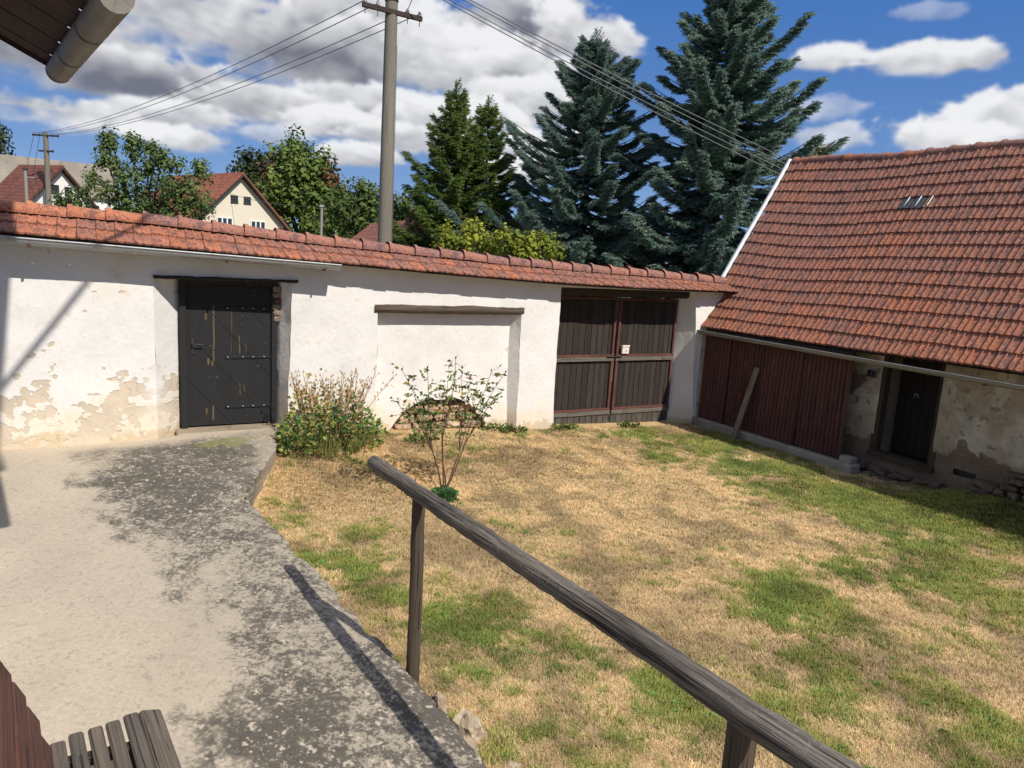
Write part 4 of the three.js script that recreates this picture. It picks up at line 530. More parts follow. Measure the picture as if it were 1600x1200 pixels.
function agree(g) { const p = g.attributes.position.array, n = g.attributes.normal.array, a = V3(), b = V3(), c = V3(); for (let i = 0; i < p.length; i += 9) { a.fromArray(p, i); b.fromArray(p, i + 3).sub(a); c.fromArray(p, i + 6).sub(a); if (b.cross(c).dot(V3(n[i], n[i + 1], n[i + 2])) < 0) for (let k = 0; k < 3; k++) { [p[i + 3 + k], p[i + 6 + k]] = [p[i + 6 + k], p[i + 3 + k]]; [n[i + 3 + k], n[i + 6 + k]] = [n[i + 6 + k], n[i + 3 + k]]; } } return g; }
for (const g of [...sprigs, ...clumps]) agree(g);
const dummy = new THREE.Object3D(), tint = new THREE.Color();
function spruce(name, label, [x, y, z], height, radius, low, colorA, colorB, seed, o = {}) {
  const t = thing(name, label, 'tree', [x, y, z], o.group), r = rngOf(seed), list = [];
  part('trunk', tube([V3(0, 0, 0), V3(0.05, height * 0.5, 0.03), V3(0, height, 0)], height * 0.016, 0.02, 14, 9), M.bark, t);
  const limbs = [], step = o.step ?? 0.32;
  for (let h = low; h < height - 0.25; h += step * (0.75 + 0.5 * r()) * mix(1, 0.6, h / height)) {
    const k = 1 - h / height, R = radius * Math.pow(k, o.pow ?? 0.85) * (0.72 + 0.5 * r()) + 0.12, n = 5 + Math.floor(r() * 3), a0 = r() * 6.283;
    for (let i = 0; i < n; i++) {
      const a = a0 + i / n * 6.283 + (r() - 0.5) * 0.5, L = R * (0.5 + 0.72 * r()), rise = mix(-0.12, 0.42, 1 - Math.pow(k, 0.6)) + (r() - 0.5) * 0.2, droop = (o.droop ?? 0.28) * Math.sqrt(k), dir = V3(Math.cos(a), 0, Math.sin(a)), side = V3(-dir.z, 0, dir.x);
      const at_ = u => dir.clone().multiplyScalar(L * u).add(V3(0, h + L * (rise * u - droop * Math.sin(u * 2.4) + (o.tip ?? 0.3) * u * u * u), 0));
      limbs.push(tube([at_(0), at_(0.5), at_(1)], 0.012 + 0.012 * L, 0.006, 4, 4, 0, false));
      const sz = (o.size ?? 0.55) * mix(0.55, 1, k), m = Math.max(3, Math.round(L / sz * (o.dense ?? 5.2)));
      for (let q = 0; q < m; q++) { const u = 0.12 + 0.88 * Math.pow((q + r()) / m, 0.75), p = at_(u), s = q % 2 ? 1 : -1, out = dir.clone().multiplyScalar(0.8 + 0.5 * r()).addScaledVector(side, s * (1.25 - u * 0.95) * (0.4 + r())).add(V3(0, -0.18 - 0.5 * r() * (o.hang ?? 0.6) + rise * 0.5 + 0.35 * u, 0)).normalize(); list.push([p, out, sz * (0.65 + 0.6 * r()) * mix(1.15, 0.75, u), r(), u]); }
      list.push([at_(0.9), at_(1).sub(at_(0.9)).normalize(), sz * 0.8, r(), 1]);
    }
  }
  list.push([V3(0, height - 0.35, 0), V3(0.05, 1, 0), 0.7, 0.5, 1]);
  part('limbs', merge(limbs), M.bark, t);
  const im = new THREE.InstancedMesh(sprigs[seed % 2], leafMat([1, 1, 1], 0.08), list.length); im.name = 'crown';
  list.forEach(([p, out, s, c, u], i) => { dummy.position.copy(p); dummy.up.set(0, 1, 0.001); dummy.lookAt(p.clone().add(out)); dummy.rotateZ((c - 0.5) * 1.2); dummy.scale.set(s, s, s); dummy.updateMatrix(); im.setMatrixAt(i, dummy.matrix); tint.setRGB(mix(colorA[0], colorB[0], c), mix(colorA[1], colorB[1], c), mix(colorA[2], colorB[2], c)); im.setColorAt(i, tint); });
  t.add(im); return shade(t);
}
// a broadleaved tree: lobes [u, v, radius in pixels] of the crown seen at a distance, each with limbs of its own
function broadleaf(name, label, depth, ground, lobes, colorA, colorB, seed, o = {}) {
  const r = rngOf(seed), L = lobes.map(([u, v, rad, c]) => { const p = at(u, v, depth + (r() - 0.5) * rad / F * depth * 0.8); return [p, rad / F * depth, c]; });
  const cx = L.reduce((s, l) => s + l[0].x, 0) / L.length, cz = L.reduce((s, l) => s + l[0].z, 0) / L.length, t = thing(name, label, o.category ?? 'tree', [cx, ground, cz], o.group), b = V3(cx, ground, cz), list = [], limbs = [];
  const mid = V3(0, Math.max(0.4, (Math.min(...L.map(l => l[0].y)) - ground) * 0.75), 0), tr = o.trunk ?? 0.012 * depth * 0.5;
  part('trunk', tube([V3(0, 0, 0), mid.clone().multiplyScalar(0.5).add(V3(0.05, 0, 0.04)), mid], tr, tr * 0.75, 8, 8), M.bark, t);
  const sz = o.leaf ?? 0.5;
  for (const [p, R, c] of L) { const q = p.clone().sub(b); limbs.push(tube([mid.clone().multiplyScalar(0.9), mid.clone().lerp(q, 0.55).add(V3((r() - 0.5) * R * 0.4, 0.1 * R, (r() - 0.5) * R * 0.4)), q.clone().add(V3(0, R * 0.5, 0))], tr * 0.5, tr * 0.08, 7, 5, 0, false));
    const n = Math.max(6, Math.round(Math.pow(R / sz, 2) * (o.dense ?? 9)));
    for (let i = 0; i < n; i++) { const d = V3(r() - 0.5, r() - 0.45, r() - 0.5).normalize(), k = R * Math.pow(r(), 0.38) * (0.85 + 0.35 * vn(d.x * 2.5 + seed, d.y * 2.5 + d.z * 2)); list.push([q.clone().addScaledVector(d, k), sz * (0.6 + 0.6 * r()), r(), c]); }
  }
  part('limbs', merge(limbs), M.bark, t);
  const im = new THREE.InstancedMesh(o.geo ?? clumps[seed % 2], leafMat([1, 1, 1], 0.3), list.length); im.name = 'crown';
  list.forEach(([p, s, k, c], i) => { dummy.position.copy(p); dummy.rotation.set((r() - 0.5) * 0.9, r() * 6.283, (r() - 0.5) * 0.9); dummy.scale.setScalar(s); dummy.updateMatrix(); im.setMatrixAt(i, dummy.matrix); const A = c ?? colorA, B = c ? c.map(v => v * 1.35) : colorB; tint.setRGB(mix(A[0], B[0], k), mix(A[1], B[1], k), mix(A[2], B[2], k)); im.setColorAt(i, tint); });
  t.add(im); return shade(t);
}
// spruces across the street
spruce('blue_spruce', 'tall dense blue spruce rising behind the barn roof', [19.6, -0.5, -9.4], 14.6, 5.3, 1.2, [0.14, 0.23, 0.185], [0.36, 0.47, 0.39], 11, { droop: 0.27, tip: 0.2, size: 0.54, dense: 14, step: 0.31, pow: 0.98, group: 'spruces across the street' });
spruce('blue_spruce', 'shorter blue spruce with wide drooping branches beside the taller one', [16.4, -0.5, -12.6], 10.5, 5.4, 1.0, [0.13, 0.22, 0.18], [0.34, 0.45, 0.38], 12, { droop: 0.27, tip: 0.2, size: 0.52, dense: 14, step: 0.29, group: 'spruces across the street' });
spruce('norway_spruce', 'dark green spruce with thin spiky top beside the concrete pole', [12.75, -0.5, -16.0], 8.75, 2.9, 0.6, [0.11, 0.175, 0.045], [0.27, 0.36, 0.095], 13, { droop: 0.12, tip: 0.25, size: 0.46, dense: 10, step: 0.27, pow: 0.85, hang: 0.9, group: 'spruces across the street' });
spruce('norway_spruce', 'dark green spruce standing between the pole side spruce and the blue spruces', [14.25, -0.5, -16.3], 8.5, 2.8, 0.6, [0.11, 0.175, 0.045], [0.28, 0.37, 0.095], 14, { droop: 0.12, tip: 0.25, size: 0.46, dense: 9.5, step: 0.28, pow: 0.85, hang: 0.9, group: 'spruces across the street' });
// broadleaved trees and bushes behind the wall
broadleaf('fruit_tree', 'leafy fruit tree with upright shoots just behind the tiled coping', 16, -0.5, [[125, 312, 22], [150, 285, 18], [165, 255, 13], [168, 228, 8], [172, 215, 5], [190, 270, 17], [207, 245, 13], [208, 222, 7], [215, 290, 26], [240, 260, 15], [236, 232, 6], [255, 245, 12], [270, 262, 15], [275, 300, 28], [305, 285, 16], [312, 262, 6], [310, 318, 20], [180, 315, 26], [230, 325, 28], [100, 318, 12], [285, 335, 25]], [0.06, 0.105, 0.028], [0.19, 0.25, 0.075], 21, { leaf: 0.21, dense: 5.5, trunk: 0.11 });
broadleaf('tall_broadleaf_tree', 'tallest rounded green tree with rusty brown side beyond the cream house', 55, -0.5, [[468, 232, 24], [455, 258, 30], [485, 262, 30], [440, 300, 40], [480, 305, 45], [505, 268, 17, [0.15, 0.075, 0.028]], [517, 285, 14, [0.15, 0.075, 0.028]], [500, 330, 40], [430, 335, 30], [440, 355, 30], [490, 360, 34], [530, 362, 26], [425, 262, 13, [0.13, 0.075, 0.03]]], [0.065, 0.11, 0.02], [0.19, 0.26, 0.05], 22, { leaf: 1.0, dense: 8 });
broadleaf('dark_broadleaf_tree', 'dark green broadleaved tree right behind the cream house gable', 62, -0.5, [[392, 258, 22], [380, 278, 20], [405, 285, 26], [400, 315, 30]], [0.025, 0.045, 0.015], [0.07, 0.10, 0.035], 23, { leaf: 1.0, dense: 8 });
broadleaf('light_broadleaf_tree', 'lighter feathery green tree left of the concrete pole', 48, -0.5, [[560, 298, 18], [545, 315, 24], [575, 320, 24], [550, 345, 28], [520, 335, 26], [585, 345, 24]], [0.06, 0.10, 0.022], [0.16, 0.21, 0.05], 24, { leaf: 0.8, dense: 7 });
broadleaf('street_tree', 'low green tree seen between the concrete pole and the spruces', 46, -0.5, [[630, 322, 20], [618, 345, 22], [645, 345, 22]], [0.045, 0.075, 0.018], [0.12, 0.165, 0.04], 25, { leaf: 0.8, dense: 7 });
broadleaf('edge_tree', 'green tree just showing above the grey barn roof', 70, -0.5, [[-12, 212, 15], [-8, 232, 16], [-25, 250, 24]], [0.03, 0.05, 0.015], [0.08, 0.11, 0.03], 26, { leaf: 1.0, dense: 8 });
broadleaf('yellow_bush', 'yellow green leafy bush with a tall shoot behind the coping', 16.5, -0.5, [[705, 372, 20], [720, 390, 22], [738, 355, 8], [740, 375, 14], [690, 388, 10], [760, 385, 18]], [0.16, 0.20, 0.02], [0.36, 0.38, 0.04], 27, { leaf: 0.24, dense: 6, trunk: 0.05, category: 'bush', group: 'yellow green bushes' });
broadleaf('yellow_bush', 'rounded yellow green bush beside the blue spruces behind the coping', 16.0, -0.5, [[785, 372, 16], [805, 390, 18], [830, 388, 20], [850, 382, 18], [862, 395, 16], [825, 400, 20]], [0.16, 0.20, 0.02], [0.34, 0.37, 0.04], 28, { leaf: 0.24, dense: 6.5, trunk: 0.05, category: 'bush', group: 'yellow green bushes' });
broadleaf('distant_tree', 'pale green treetop peeping over the barn ridge beside the spruce', 34, -0.5, [[1268, 245, 16], [1282, 240, 9]], [0.10, 0.13, 0.03], [0.22, 0.24, 0.07], 29, { leaf: 0.5, dense: 7 });
{ // distant trees close the view behind the houses
  const rg = rngOf(8); let k = 0; for (const [u, v, rad, dp] of [[20, 330, 30, 95], [250, 330, 26, 95], [330, 335, 24, 90], [665, 340, 24, 80], [600, 335, 22, 85], [830, 360, 26, 60], [880, 365, 30, 60], [960, 380, 40, 70], [1080, 395, 40, 70]]) broadleaf('background_tree', ['dark tree behind the grey barn roof at the end of the street', 'dark tree behind the leafy fruit tree', 'dark tree left of the cream gable', 'dark tree behind the spruce next to the pole', 'dark tree behind the small red roofed house', 'dark tree in the gap between green and blue spruces', 'dark low tree behind the shorter blue spruce', 'dark low tree behind both blue spruces', 'dark low tree behind the taller blue spruce'][k], dp, -0.5, [[u, v, rad], [u + rad, v + rad * 0.5, rad]], [0.03, 0.05, 0.015], [0.08, 0.11, 0.03], 40 + k++, { leaf: 1.2, dense: 6, group: 'trees at the end of the view' });
}
const leafCard = (l, w) => { const g = new THREE.BufferGeometry(); g.setAttribute('position', new THREE.Float32BufferAttribute([0, 0, 0, w, 0.12 * l, l * 0.45, 0, 0, l * 0.5, -w, 0.12 * l, l * 0.45, 0, -0.12 * l, l], 3)); g.setIndex([0, 2, 1, 0, 3, 2, 1, 2, 4, 2, 3, 4]); g.computeVertexNormals(); return g.toNonIndexed(); };
function scatter(name, geo, mat, parent, items) { const im = new THREE.InstancedMesh(geo, mat, items.length); im.name = name; items.forEach(([p, dir, roll, s, c], i) => { dummy.position.copy(p); dummy.up.set(0.01, 1, 0); dummy.lookAt(p.clone().add(dir)); dummy.rotateZ(roll); dummy.scale.setScalar(s); dummy.updateMatrix(); im.setMatrixAt(i, dummy.matrix); im.setColorAt(i, tint.setRGB(...c)); }); im.castShadow = im.receiveShadow = true; parent.add(im); return im; }
{ // rose bush in the lawn
  const B = V3(4.46, lawnY(4.46, 2.4) - 0.02, 2.4), t = thing('rose_bush', 'open thin stemmed rose bush with hips standing in the dry lawn', 'bush', B.toArray()), r = rngOf(17), leaves = [], hips = [], canes = [];
  const tips = [[628, 578], [640, 600], [668, 575], [655, 640], [700, 590], [712, 560], [722, 575], [745, 605], [735, 590], [768, 580], [790, 582], [785, 610], [760, 630], [640, 640], [622, 630], [690, 620]].map(([u, v]) => onZ(u, v, 2.4 + (r() - 0.5) * 0.5).sub(B));
  const stems = [[-0.015, 0], [0.012, 0.012], [0.0, -0.014], [0.02, 0], [-0.05, 0.01]];
  const forks = [V3(-0.16, 0.62, 0.03), V3(-0.02, 0.72, -0.05), V3(0.16, 0.60, 0.05), V3(-0.06, 0.5, 0.1), V3(0.27, 0.66, -0.04)]; forks.forEach((f, i) => canes.push(tube([V3(stems[i][0], 0, stems[i][1]), V3(f.x * 0.3 + 0.01 * i, f.y * 0.45, f.z * 0.4), f], 0.013, 0.007, 10, 6, 0, false)));
  tips.forEach((tip, i) => {
    const a = forks.reduce((p, q) => Math.abs(q.x - tip.x * 0.55) < Math.abs(p.x - tip.x * 0.55) ? q : p), m1 = a.clone().lerp(tip, 0.33).add(V3((r() - 0.5) * 0.06, 0.05, (r() - 0.5) * 0.05)), m2 = a.clone().lerp(tip, 0.7).add(V3((r() - 0.5) * 0.08, 0.04, (r() - 0.5) * 0.06)), c = new THREE.CatmullRomCurve3([a, m1, m2, tip]);
    canes.push(tube([a, m1, m2, tip], 0.006, 0.0025, 14, 5, 0, false));
    for (let k = 0; k < 15; k++) { const u = 0.2 + 0.8 * (k + r()) / 15, p = c.getPoint(u), d = V3(r() - 0.5, 0.1 + 0.5 * (r() - 0.5), r() - 0.5).normalize(), e = p.clone().addScaledVector(d, 0.08 + 0.06 * r()); if (k % 2) canes.push(tube([p, e], 0.002, 0.0015, 2, 4, 0, false)); for (let q = 0; q < 3; q++) leaves.push([p.clone().lerp(e, 0.35 + 0.32 * q), d.clone().add(V3((r() - 0.5) * 1.6, -0.6 * r(), (r() - 0.5) * 1.6)).normalize(), r() * 6, 0.036 + 0.028 * r(), r() < 0.08 ? [0.30, 0.20, 0.035] : [mix(0.08, 0.2, r()), mix(0.14, 0.25, r()), 0.05]]); }
    if (r() < 0.8) hips.push(new THREE.SphereGeometry(0.011, 6, 5).scale(1, 1.2, 1).translate(tip.x, tip.y + 0.008, tip.z), tube([tip.clone().add(V3(0, -0.01, 0)), tip.clone().add(V3((r() - 0.5) * 0.08, 0.05, (r() - 0.5) * 0.08))], 0.002, 0.002, 2, 4, 0, false));
  });
  part('canes', merge(canes), M.cane, t); part('hips', merge(hips), std([0.12, 0.06, 0.025]), t); scatter('leaves', leafCard(1.15, 0.36), leafMat([1, 1, 1], 0.3), t, leaves); shade(t);
  const c = B.clone().add(V3(-0.03, 0, 0.1)), g = thing('ground_plant', 'compact bright green leafy plant at the foot of the rose bush', 'plant', c.toArray()), it = []; for (let i = 0; i < 420; i++) { const d = V3(r() - 0.5, r() * 0.9, r() - 0.5).normalize(), p = d.clone().multiplyScalar(0.19 * Math.pow(r(), 0.3)); p.y *= 1.05; it.push([p, d.clone().add(V3(r() - 0.5, -0.2 + 0.4 * r(), r() - 0.5)).normalize(), r() * 6, 0.035 + 0.02 * r(), [mix(0.05, 0.11, r()), mix(0.14, 0.26, r()), mix(0.05, 0.09, r())]]); }
  part('stems', tube([V3(0, -0.02, 0), V3(0, 0.1, 0)], 0.02, 0.01, 3, 5), M.cane, g); scatter('leaves', leafCard(1, 0.42), leafMat([1, 1, 1], 0.3), g, it);
}
{ // perennials beside the door: a green mound with tall dry seed stalks
  const C0 = V3(3.62, lawnY(3.62, 0.6), 0.55), t = thing('perennial_clump', 'green perennial clump with tall dry brown seed stalks beside the black door', 'plant', C0.toArray()), r = rngOf(18), lv = [], st = [], pods = [];
  for (let i = 0; i < 2900; i++) { const lo = [[-0.28, 0.05, 0.26, 0.42], [-0.02, 0.12, 0.3, 0.34], [0.25, 0.08, 0.27, 0.4], [-0.1, -0.1, 0.3, 0.56], [0.2, -0.12, 0.26, 0.5], [-0.38, 0.2, 0.16, 0.24], [0.42, 0.0, 0.2, 0.26]][i % 7], a = r() * 6.283, q = Math.sqrt(r()), x = lo[0] + Math.cos(a) * q * lo[2], z = lo[1] + Math.sin(a) * q * lo[2] * 0.8, top = lo[3] * (0.85 + 0.55 * r()) * Math.sqrt(Math.max(0, 1 - q * q)) + 0.06, y = top * Math.pow(r(), 0.55), d = V3(Math.cos(a) * q + (r() - 0.5), 0.5 * r(), Math.sin(a) * q + (r() - 0.5)).normalize(); const b = r(); lv.push([V3(x * 1.2, y * 1.35, z * 1.1), d, r() * 6, 0.03 + 0.065 * r() * r(), b < 0.2 ? [0.38, 0.27, 0.10] : b < 0.6 ? [0.32, 0.36, 0.09] : [mix(0.06, 0.14, r()), mix(0.15, 0.27, r()), mix(0.05, 0.09, r())]]); }
  for (let i = 0; i < 32; i++) { const x0 = (r() - 0.5) * 0.8, z0 = (r() - 0.5) * 0.4, lean = V3(x0 * 0.35 + (r() - 0.5) * 0.2, 0, (r() - 0.5) * 0.15), h = 0.7 + 0.38 * r(); if (i > 26) lean.x += 0.32; const p = [V3(x0 * 0.6, 0.05, z0), V3(x0 * 0.85 + lean.x * 0.4, h * 0.55, z0), V3(x0 + lean.x, h, z0 + lean.z)]; st.push(tube(p, 0.0055, 0.003, 6, 4, 0, false));
    for (let k = 0; k < 9; k++) { const u = 0.62 + 0.38 * k / 8, e = V3(mix(p[1].x, p[2].x, (u - 0.5) * 2), h * u, mix(p[1].z, p[2].z, (u - 0.5) * 2)), o = V3((r() - 0.5) * 0.12, 0.05 + 0.03 * r(), (r() - 0.5) * 0.1), f = e.clone().add(o); st.push(tube([e, f], 0.002, 0.0016, 2, 4, 0, false)); pods.push(new THREE.ConeGeometry(0.013, 0.036, 5).translate(f.x, f.y + 0.01, f.z)); } }
  const bl = []; for (let i = 0; i < 70; i++) { const a = r() * 6.283, q = 0.3 + 0.25 * r(), b = V3(Math.cos(a) * q * 0.8, 0.02, Math.abs(Math.sin(a)) * q * 0.9 + 0.05), m = b.clone().add(V3(Math.cos(a) * 0.06, 0.16 + 0.1 * r(), 0.06)), e = b.clone().add(V3(Math.cos(a) * 0.17, 0.10 + 0.1 * r(), 0.14 + 0.08 * r())); bl.push(tube([b, m, e], 0.006, 0.001, 5, 3, 0, false)); }
  part('dry_stalks', merge(st), M.twig, t).userData.label = 'dry brown seed stalks'; part('seed_pods', merge(pods), std([0.36, 0.22, 0.095]), t); part('strap_leaves', merge(bl), leafMat([0.22, 0.27, 0.06], 0.3), t); scatter('leaves', leafCard(1.1, 0.45), leafMat([1, 1, 1], 0.3), t, lv); shade(t);
}
{ // low weeds along the foot of the wall
  const r = rngOf(55); [[4.35, 0.12], [4.95, 0.5], [6.45, 0.05], [6.62, 0.22], [7.6, 0.14], [9.0, 0.1]].forEach(([x, z], k) => { const it = [], B = V3(x, lawnY(x, z), z); for (let i = 0; i < 130; i++) { const a = r() * 6.283, q = Math.sqrt(r()) * 0.16, d = V3(Math.cos(a), 0.5 + r(), Math.sin(a)).normalize(); it.push([V3(Math.cos(a) * q * 1.5, 0.01 + r() * 0.07, Math.sin(a) * q * 0.7), d, r() * 6, 0.03 + 0.035 * r(), [mix(0.07, 0.16, r()), mix(0.12, 0.19, r()), 0.035]]); }
    const t = thing('weed', ['low green weed at the wall beside the dry seed stalks', 'low green weed before the rubble arch', 'low green weed between the arch and the niche edge', 'leafy weed at the niche corner', 'low weed at the left foot of the plank gate', 'low weed before the middle of the plank gate'][k], 'plant', B.toArray(), 'weeds along the wall'); scatter('leaves', leafCard(1.2, 0.3), leafMat([1, 1, 1], 0.3), t, it); });
}

// ---------------------------------------------------------------- poles and wires
const groundY = -0.55;
function crossarm(t, y, dir, half, pins, mat = M.redIron) { const m = part('crossarm', box(half * 2, 0.10, 0.07, 'x'), mat, t); m.position.set(0, y, 0.17 * 0.6); m.rotation.y = Math.atan2(-dir.z, dir.x); const out = []; for (const k of pins) { const p = V3(dir.x * k, y, dir.z * k + 0.1); for (const s of [1]) { part('insulator', merge([new THREE.CylinderGeometry(0.03, 0.045, 0.09, 8).translate(p.x, p.y + 0.1, p.z), new THREE.CylinderGeometry(0.012, 0.012, 0.28, 6).translate(p.x, p.y - 0.03, p.z)]), M.porcelain, t); } out.push(p.clone().add(V3(0, 0.1, 0)).add(t.position)); } return out; }
const wires = [];
const hang = (a, b, sagM, r, label) => { const pts = []; for (let i = 0; i <= 24; i++) { const u = i / 24, p = a.clone().lerp(b, u); p.y -= sagM * 4 * u * (1 - u); pts.push(p); } single('overhead_wire', tube(pts, r, r, 48, 5, 0, false), M.wire, label, 'wire', 'overhead wires between the poles'); };
{
  const PP = V3(6.98, groundY, -6.95), pole = thing('utility_pole', 'thick round concrete utility pole with rusty crossarm behind the yard wall', 'utility pole', PP.toArray());
  part('shaft', new THREE.LatheGeometry([[0.175, -0.3], [0.17, 2], [0.155, 4.5], [0.142, 7], [0.128, 10.3], [0.10, 10.32]].map(([r, y]) => new THREE.Vector2(r, y)), 22), M.poleConcrete, pole);
  const arm = onY(655, 43, 7.6).sub(onY(563, 20, 7.6)).setY(0), half = 0.72; arm.normalize();
  const left = crossarm(pole, 7.6 - groundY, arm, half, [-0.66, -0.36, 0.36, 0.66], M.armIron), right = crossarm(pole, 8.45 - groundY, arm, half, [-0.66, -0.36, 0.36, 0.66], M.armIron);
  for (const k of [-0.36, 0.36]) part('jumper_wire', tube([V3(arm.x * k, 8.5 - groundY, arm.z * k + 0.1), V3(arm.x * k * 1.1, 8.0 - groundY, arm.z * k + 0.3), V3(arm.x * k, 7.72 - groundY, arm.z * k + 0.1)], 0.009, 0.009, 10, 4, 0, false), M.wire, pole);
  part('pole_strap', new THREE.CylinderGeometry(0.152, 0.155, 0.12, 18, 1, true).translate(0, 7.9 - groundY, 0), M.darkIron, pole); part('earth_wire', tube([V3(0.19, 0.5, 0.02), V3(0.17, 4, 0.02), V3(0.15, 7.5, 0.02)], 0.006, 0.006, 8, 4, 0, false), M.wire, pole); shade(pole);
  const Pb = at(77, 330, 45).setY(groundY), far = thing('utility_pole', 'slim utility pole with two crossarms before the white gabled house', 'utility pole', Pb.toArray()); part('shaft', new THREE.CylinderGeometry(0.13, 0.20, 8.5, 12).translate(0, 4.25, 0), M.poleConcrete, far);
  const ad = at(94, 216, 45).sub(at(55, 212, 45)).setY(0).normalize(), fl = crossarm(far, 8.3, ad, 0.8, [-0.75, -0.38, 0.38, 0.75], M.darkIron); const fm = crossarm(far, 7.4, ad, 0.45, [0.4], M.darkIron); shade(far);
  const names = ['outer', 'second', 'third', 'inner'];
  left.forEach((p, i) => hang(p, fl[i], 0.55, 0.011, `thin ${names[i]} overhead wire from the concrete pole to the slim pole`));
  const tgt = at(1335, 312, 19.5); right.forEach((p, i) => hang(p, tgt.clone().add(V3(arm.x * (i - 1.5) * 0.45, 0.09 * i - 0.13, arm.z * (i - 1.5) * 0.45)), 0.12, 0.012, `thin ${names[i]} overhead wire crossing the spruces towards the barn roof`));
  for (const [k, nm] of [[-0.75, 'left'], [-0.38, 'right']]) { const a = Pb.clone().add(V3(ad.x * k, 8.2, ad.z * k)); hang(a, at(40 + (k > -0.5 ? 12 : 0), 268, 52), 0.05, 0.014, k < -0.5 ? 'steep service wire dropping from the crossarm end to the white house' : 'steep service wire dropping from the crossarm middle to the white house'); }
  const Pc = at(502, 360, 40).setY(groundY), post = thing('lamp_post', 'small pale concrete post standing before the light green tree', 'post', Pc.toArray()), topY = at(501, 322, 40).y - groundY; part('shaft', new THREE.CylinderGeometry(0.07, 0.10, topY, 10).translate(0, topY / 2, 0), M.concrete, post); part('cap', boxAt(0, topY, 0, 0.22, 0.1, 0.2, 'x'), M.zinc, post); shade(post);
  hang(Pc.clone().add(V3(0, topY - 0.02, 0)), at(352, 300, 45), 0.25, 0.014, 'thin wire from the small pale post to the cream house');
  const Pd = at(42, 320, 30).setY(groundY), mast = thing('lamp_post', 'short grey post with a small bracket just behind the orange ridge tiles', 'post', Pd.toArray()), ty = at(40, 266, 30).y - groundY; part('shaft', new THREE.CylinderGeometry(0.065, 0.075, ty, 10).translate(0, ty / 2, 0), M.concrete, mast); part('bracket', boxAt(0.15, ty - 0.28, 0, 0.35, 0.03, 0.03, 'x'), M.zinc, mast); part('cap', boxAt(0, ty + 0.03, 0, 0.16, 0.08, 0.16, 'x'), M.darkIron, mast); shade(mast);
  // service cable from the pole over the yard to the house; its soft shadow slants down the wall left of the door
  const k = 6.3 / 0.97, s1 = V3(0.99, 1.96, 0), s2 = V3(0.03, 0.63, 0), S = V3(0.25, 1, 0.97), c1 = s1.clone().addScaledVector(S, k), c2 = s2.clone().addScaledVector(S, k * 0.96), dd = c1.clone().sub(c2);
  single('service_cable', tube([c2.clone().addScaledVector(dd, -0.25), c1.clone().addScaledVector(dd, 1.6)], 0.035, 0.035, 12, 8), M.wire, 'black service cable slanting up over the terrace from the house eaves', 'cable');
}

// ---------------------------------------------------------------- houses across the street
const courseMap = tex(256, 256, (u, v, o) => { const row = v * 16, f = row - Math.floor(row), n = fbm(u * 32, v * 32, 3, 32), t = HV[(Math.floor(row) * 7 + Math.floor(u * 24) * 13) & 255]; const k = (0.8 + 0.5 * (n - 0.5) + 0.3 * (t - 0.5)) * (f < 0.14 ? 0.55 : 1); o[0] = k; o[1] = k; o[2] = k; });
const roofMat = c => std(c, { map: courseMap, bumpMap: courseMap, bumpScale: 0.02 });
function slab(a, b, c, d, th, uvs) { const n = V3().crossVectors(b.clone().sub(a), d.clone().sub(a)).normalize().multiplyScalar(-th), P = [a, b, c, d, ...[a, b, c, d].map(p => p.clone().add(n))], w = a.distanceTo(b) / 5, h = a.distanceTo(d) / 5, U = [[0, 0], [w, 0], [w, h], [0, h]], pos = [], uv = []; const q = (i, j, k, l) => { for (const m of [i, j, k, i, k, l]) { pos.push(...P[m].toArray()); uv.push(...U[m % 4]); } }; q(0, 1, 2, 3); q(7, 6, 5, 4); q(0, 4, 5, 1); q(1, 5, 6, 2); q(2, 6, 7, 3); q(3, 7, 4, 0); const g = new THREE.BufferGeometry(); g.setAttribute('position', new THREE.Float32BufferAttribute(pos, 3)); g.setAttribute('uv', new THREE.Float32BufferAttribute(uv, 2)); g.computeVertexNormals(); return g; }
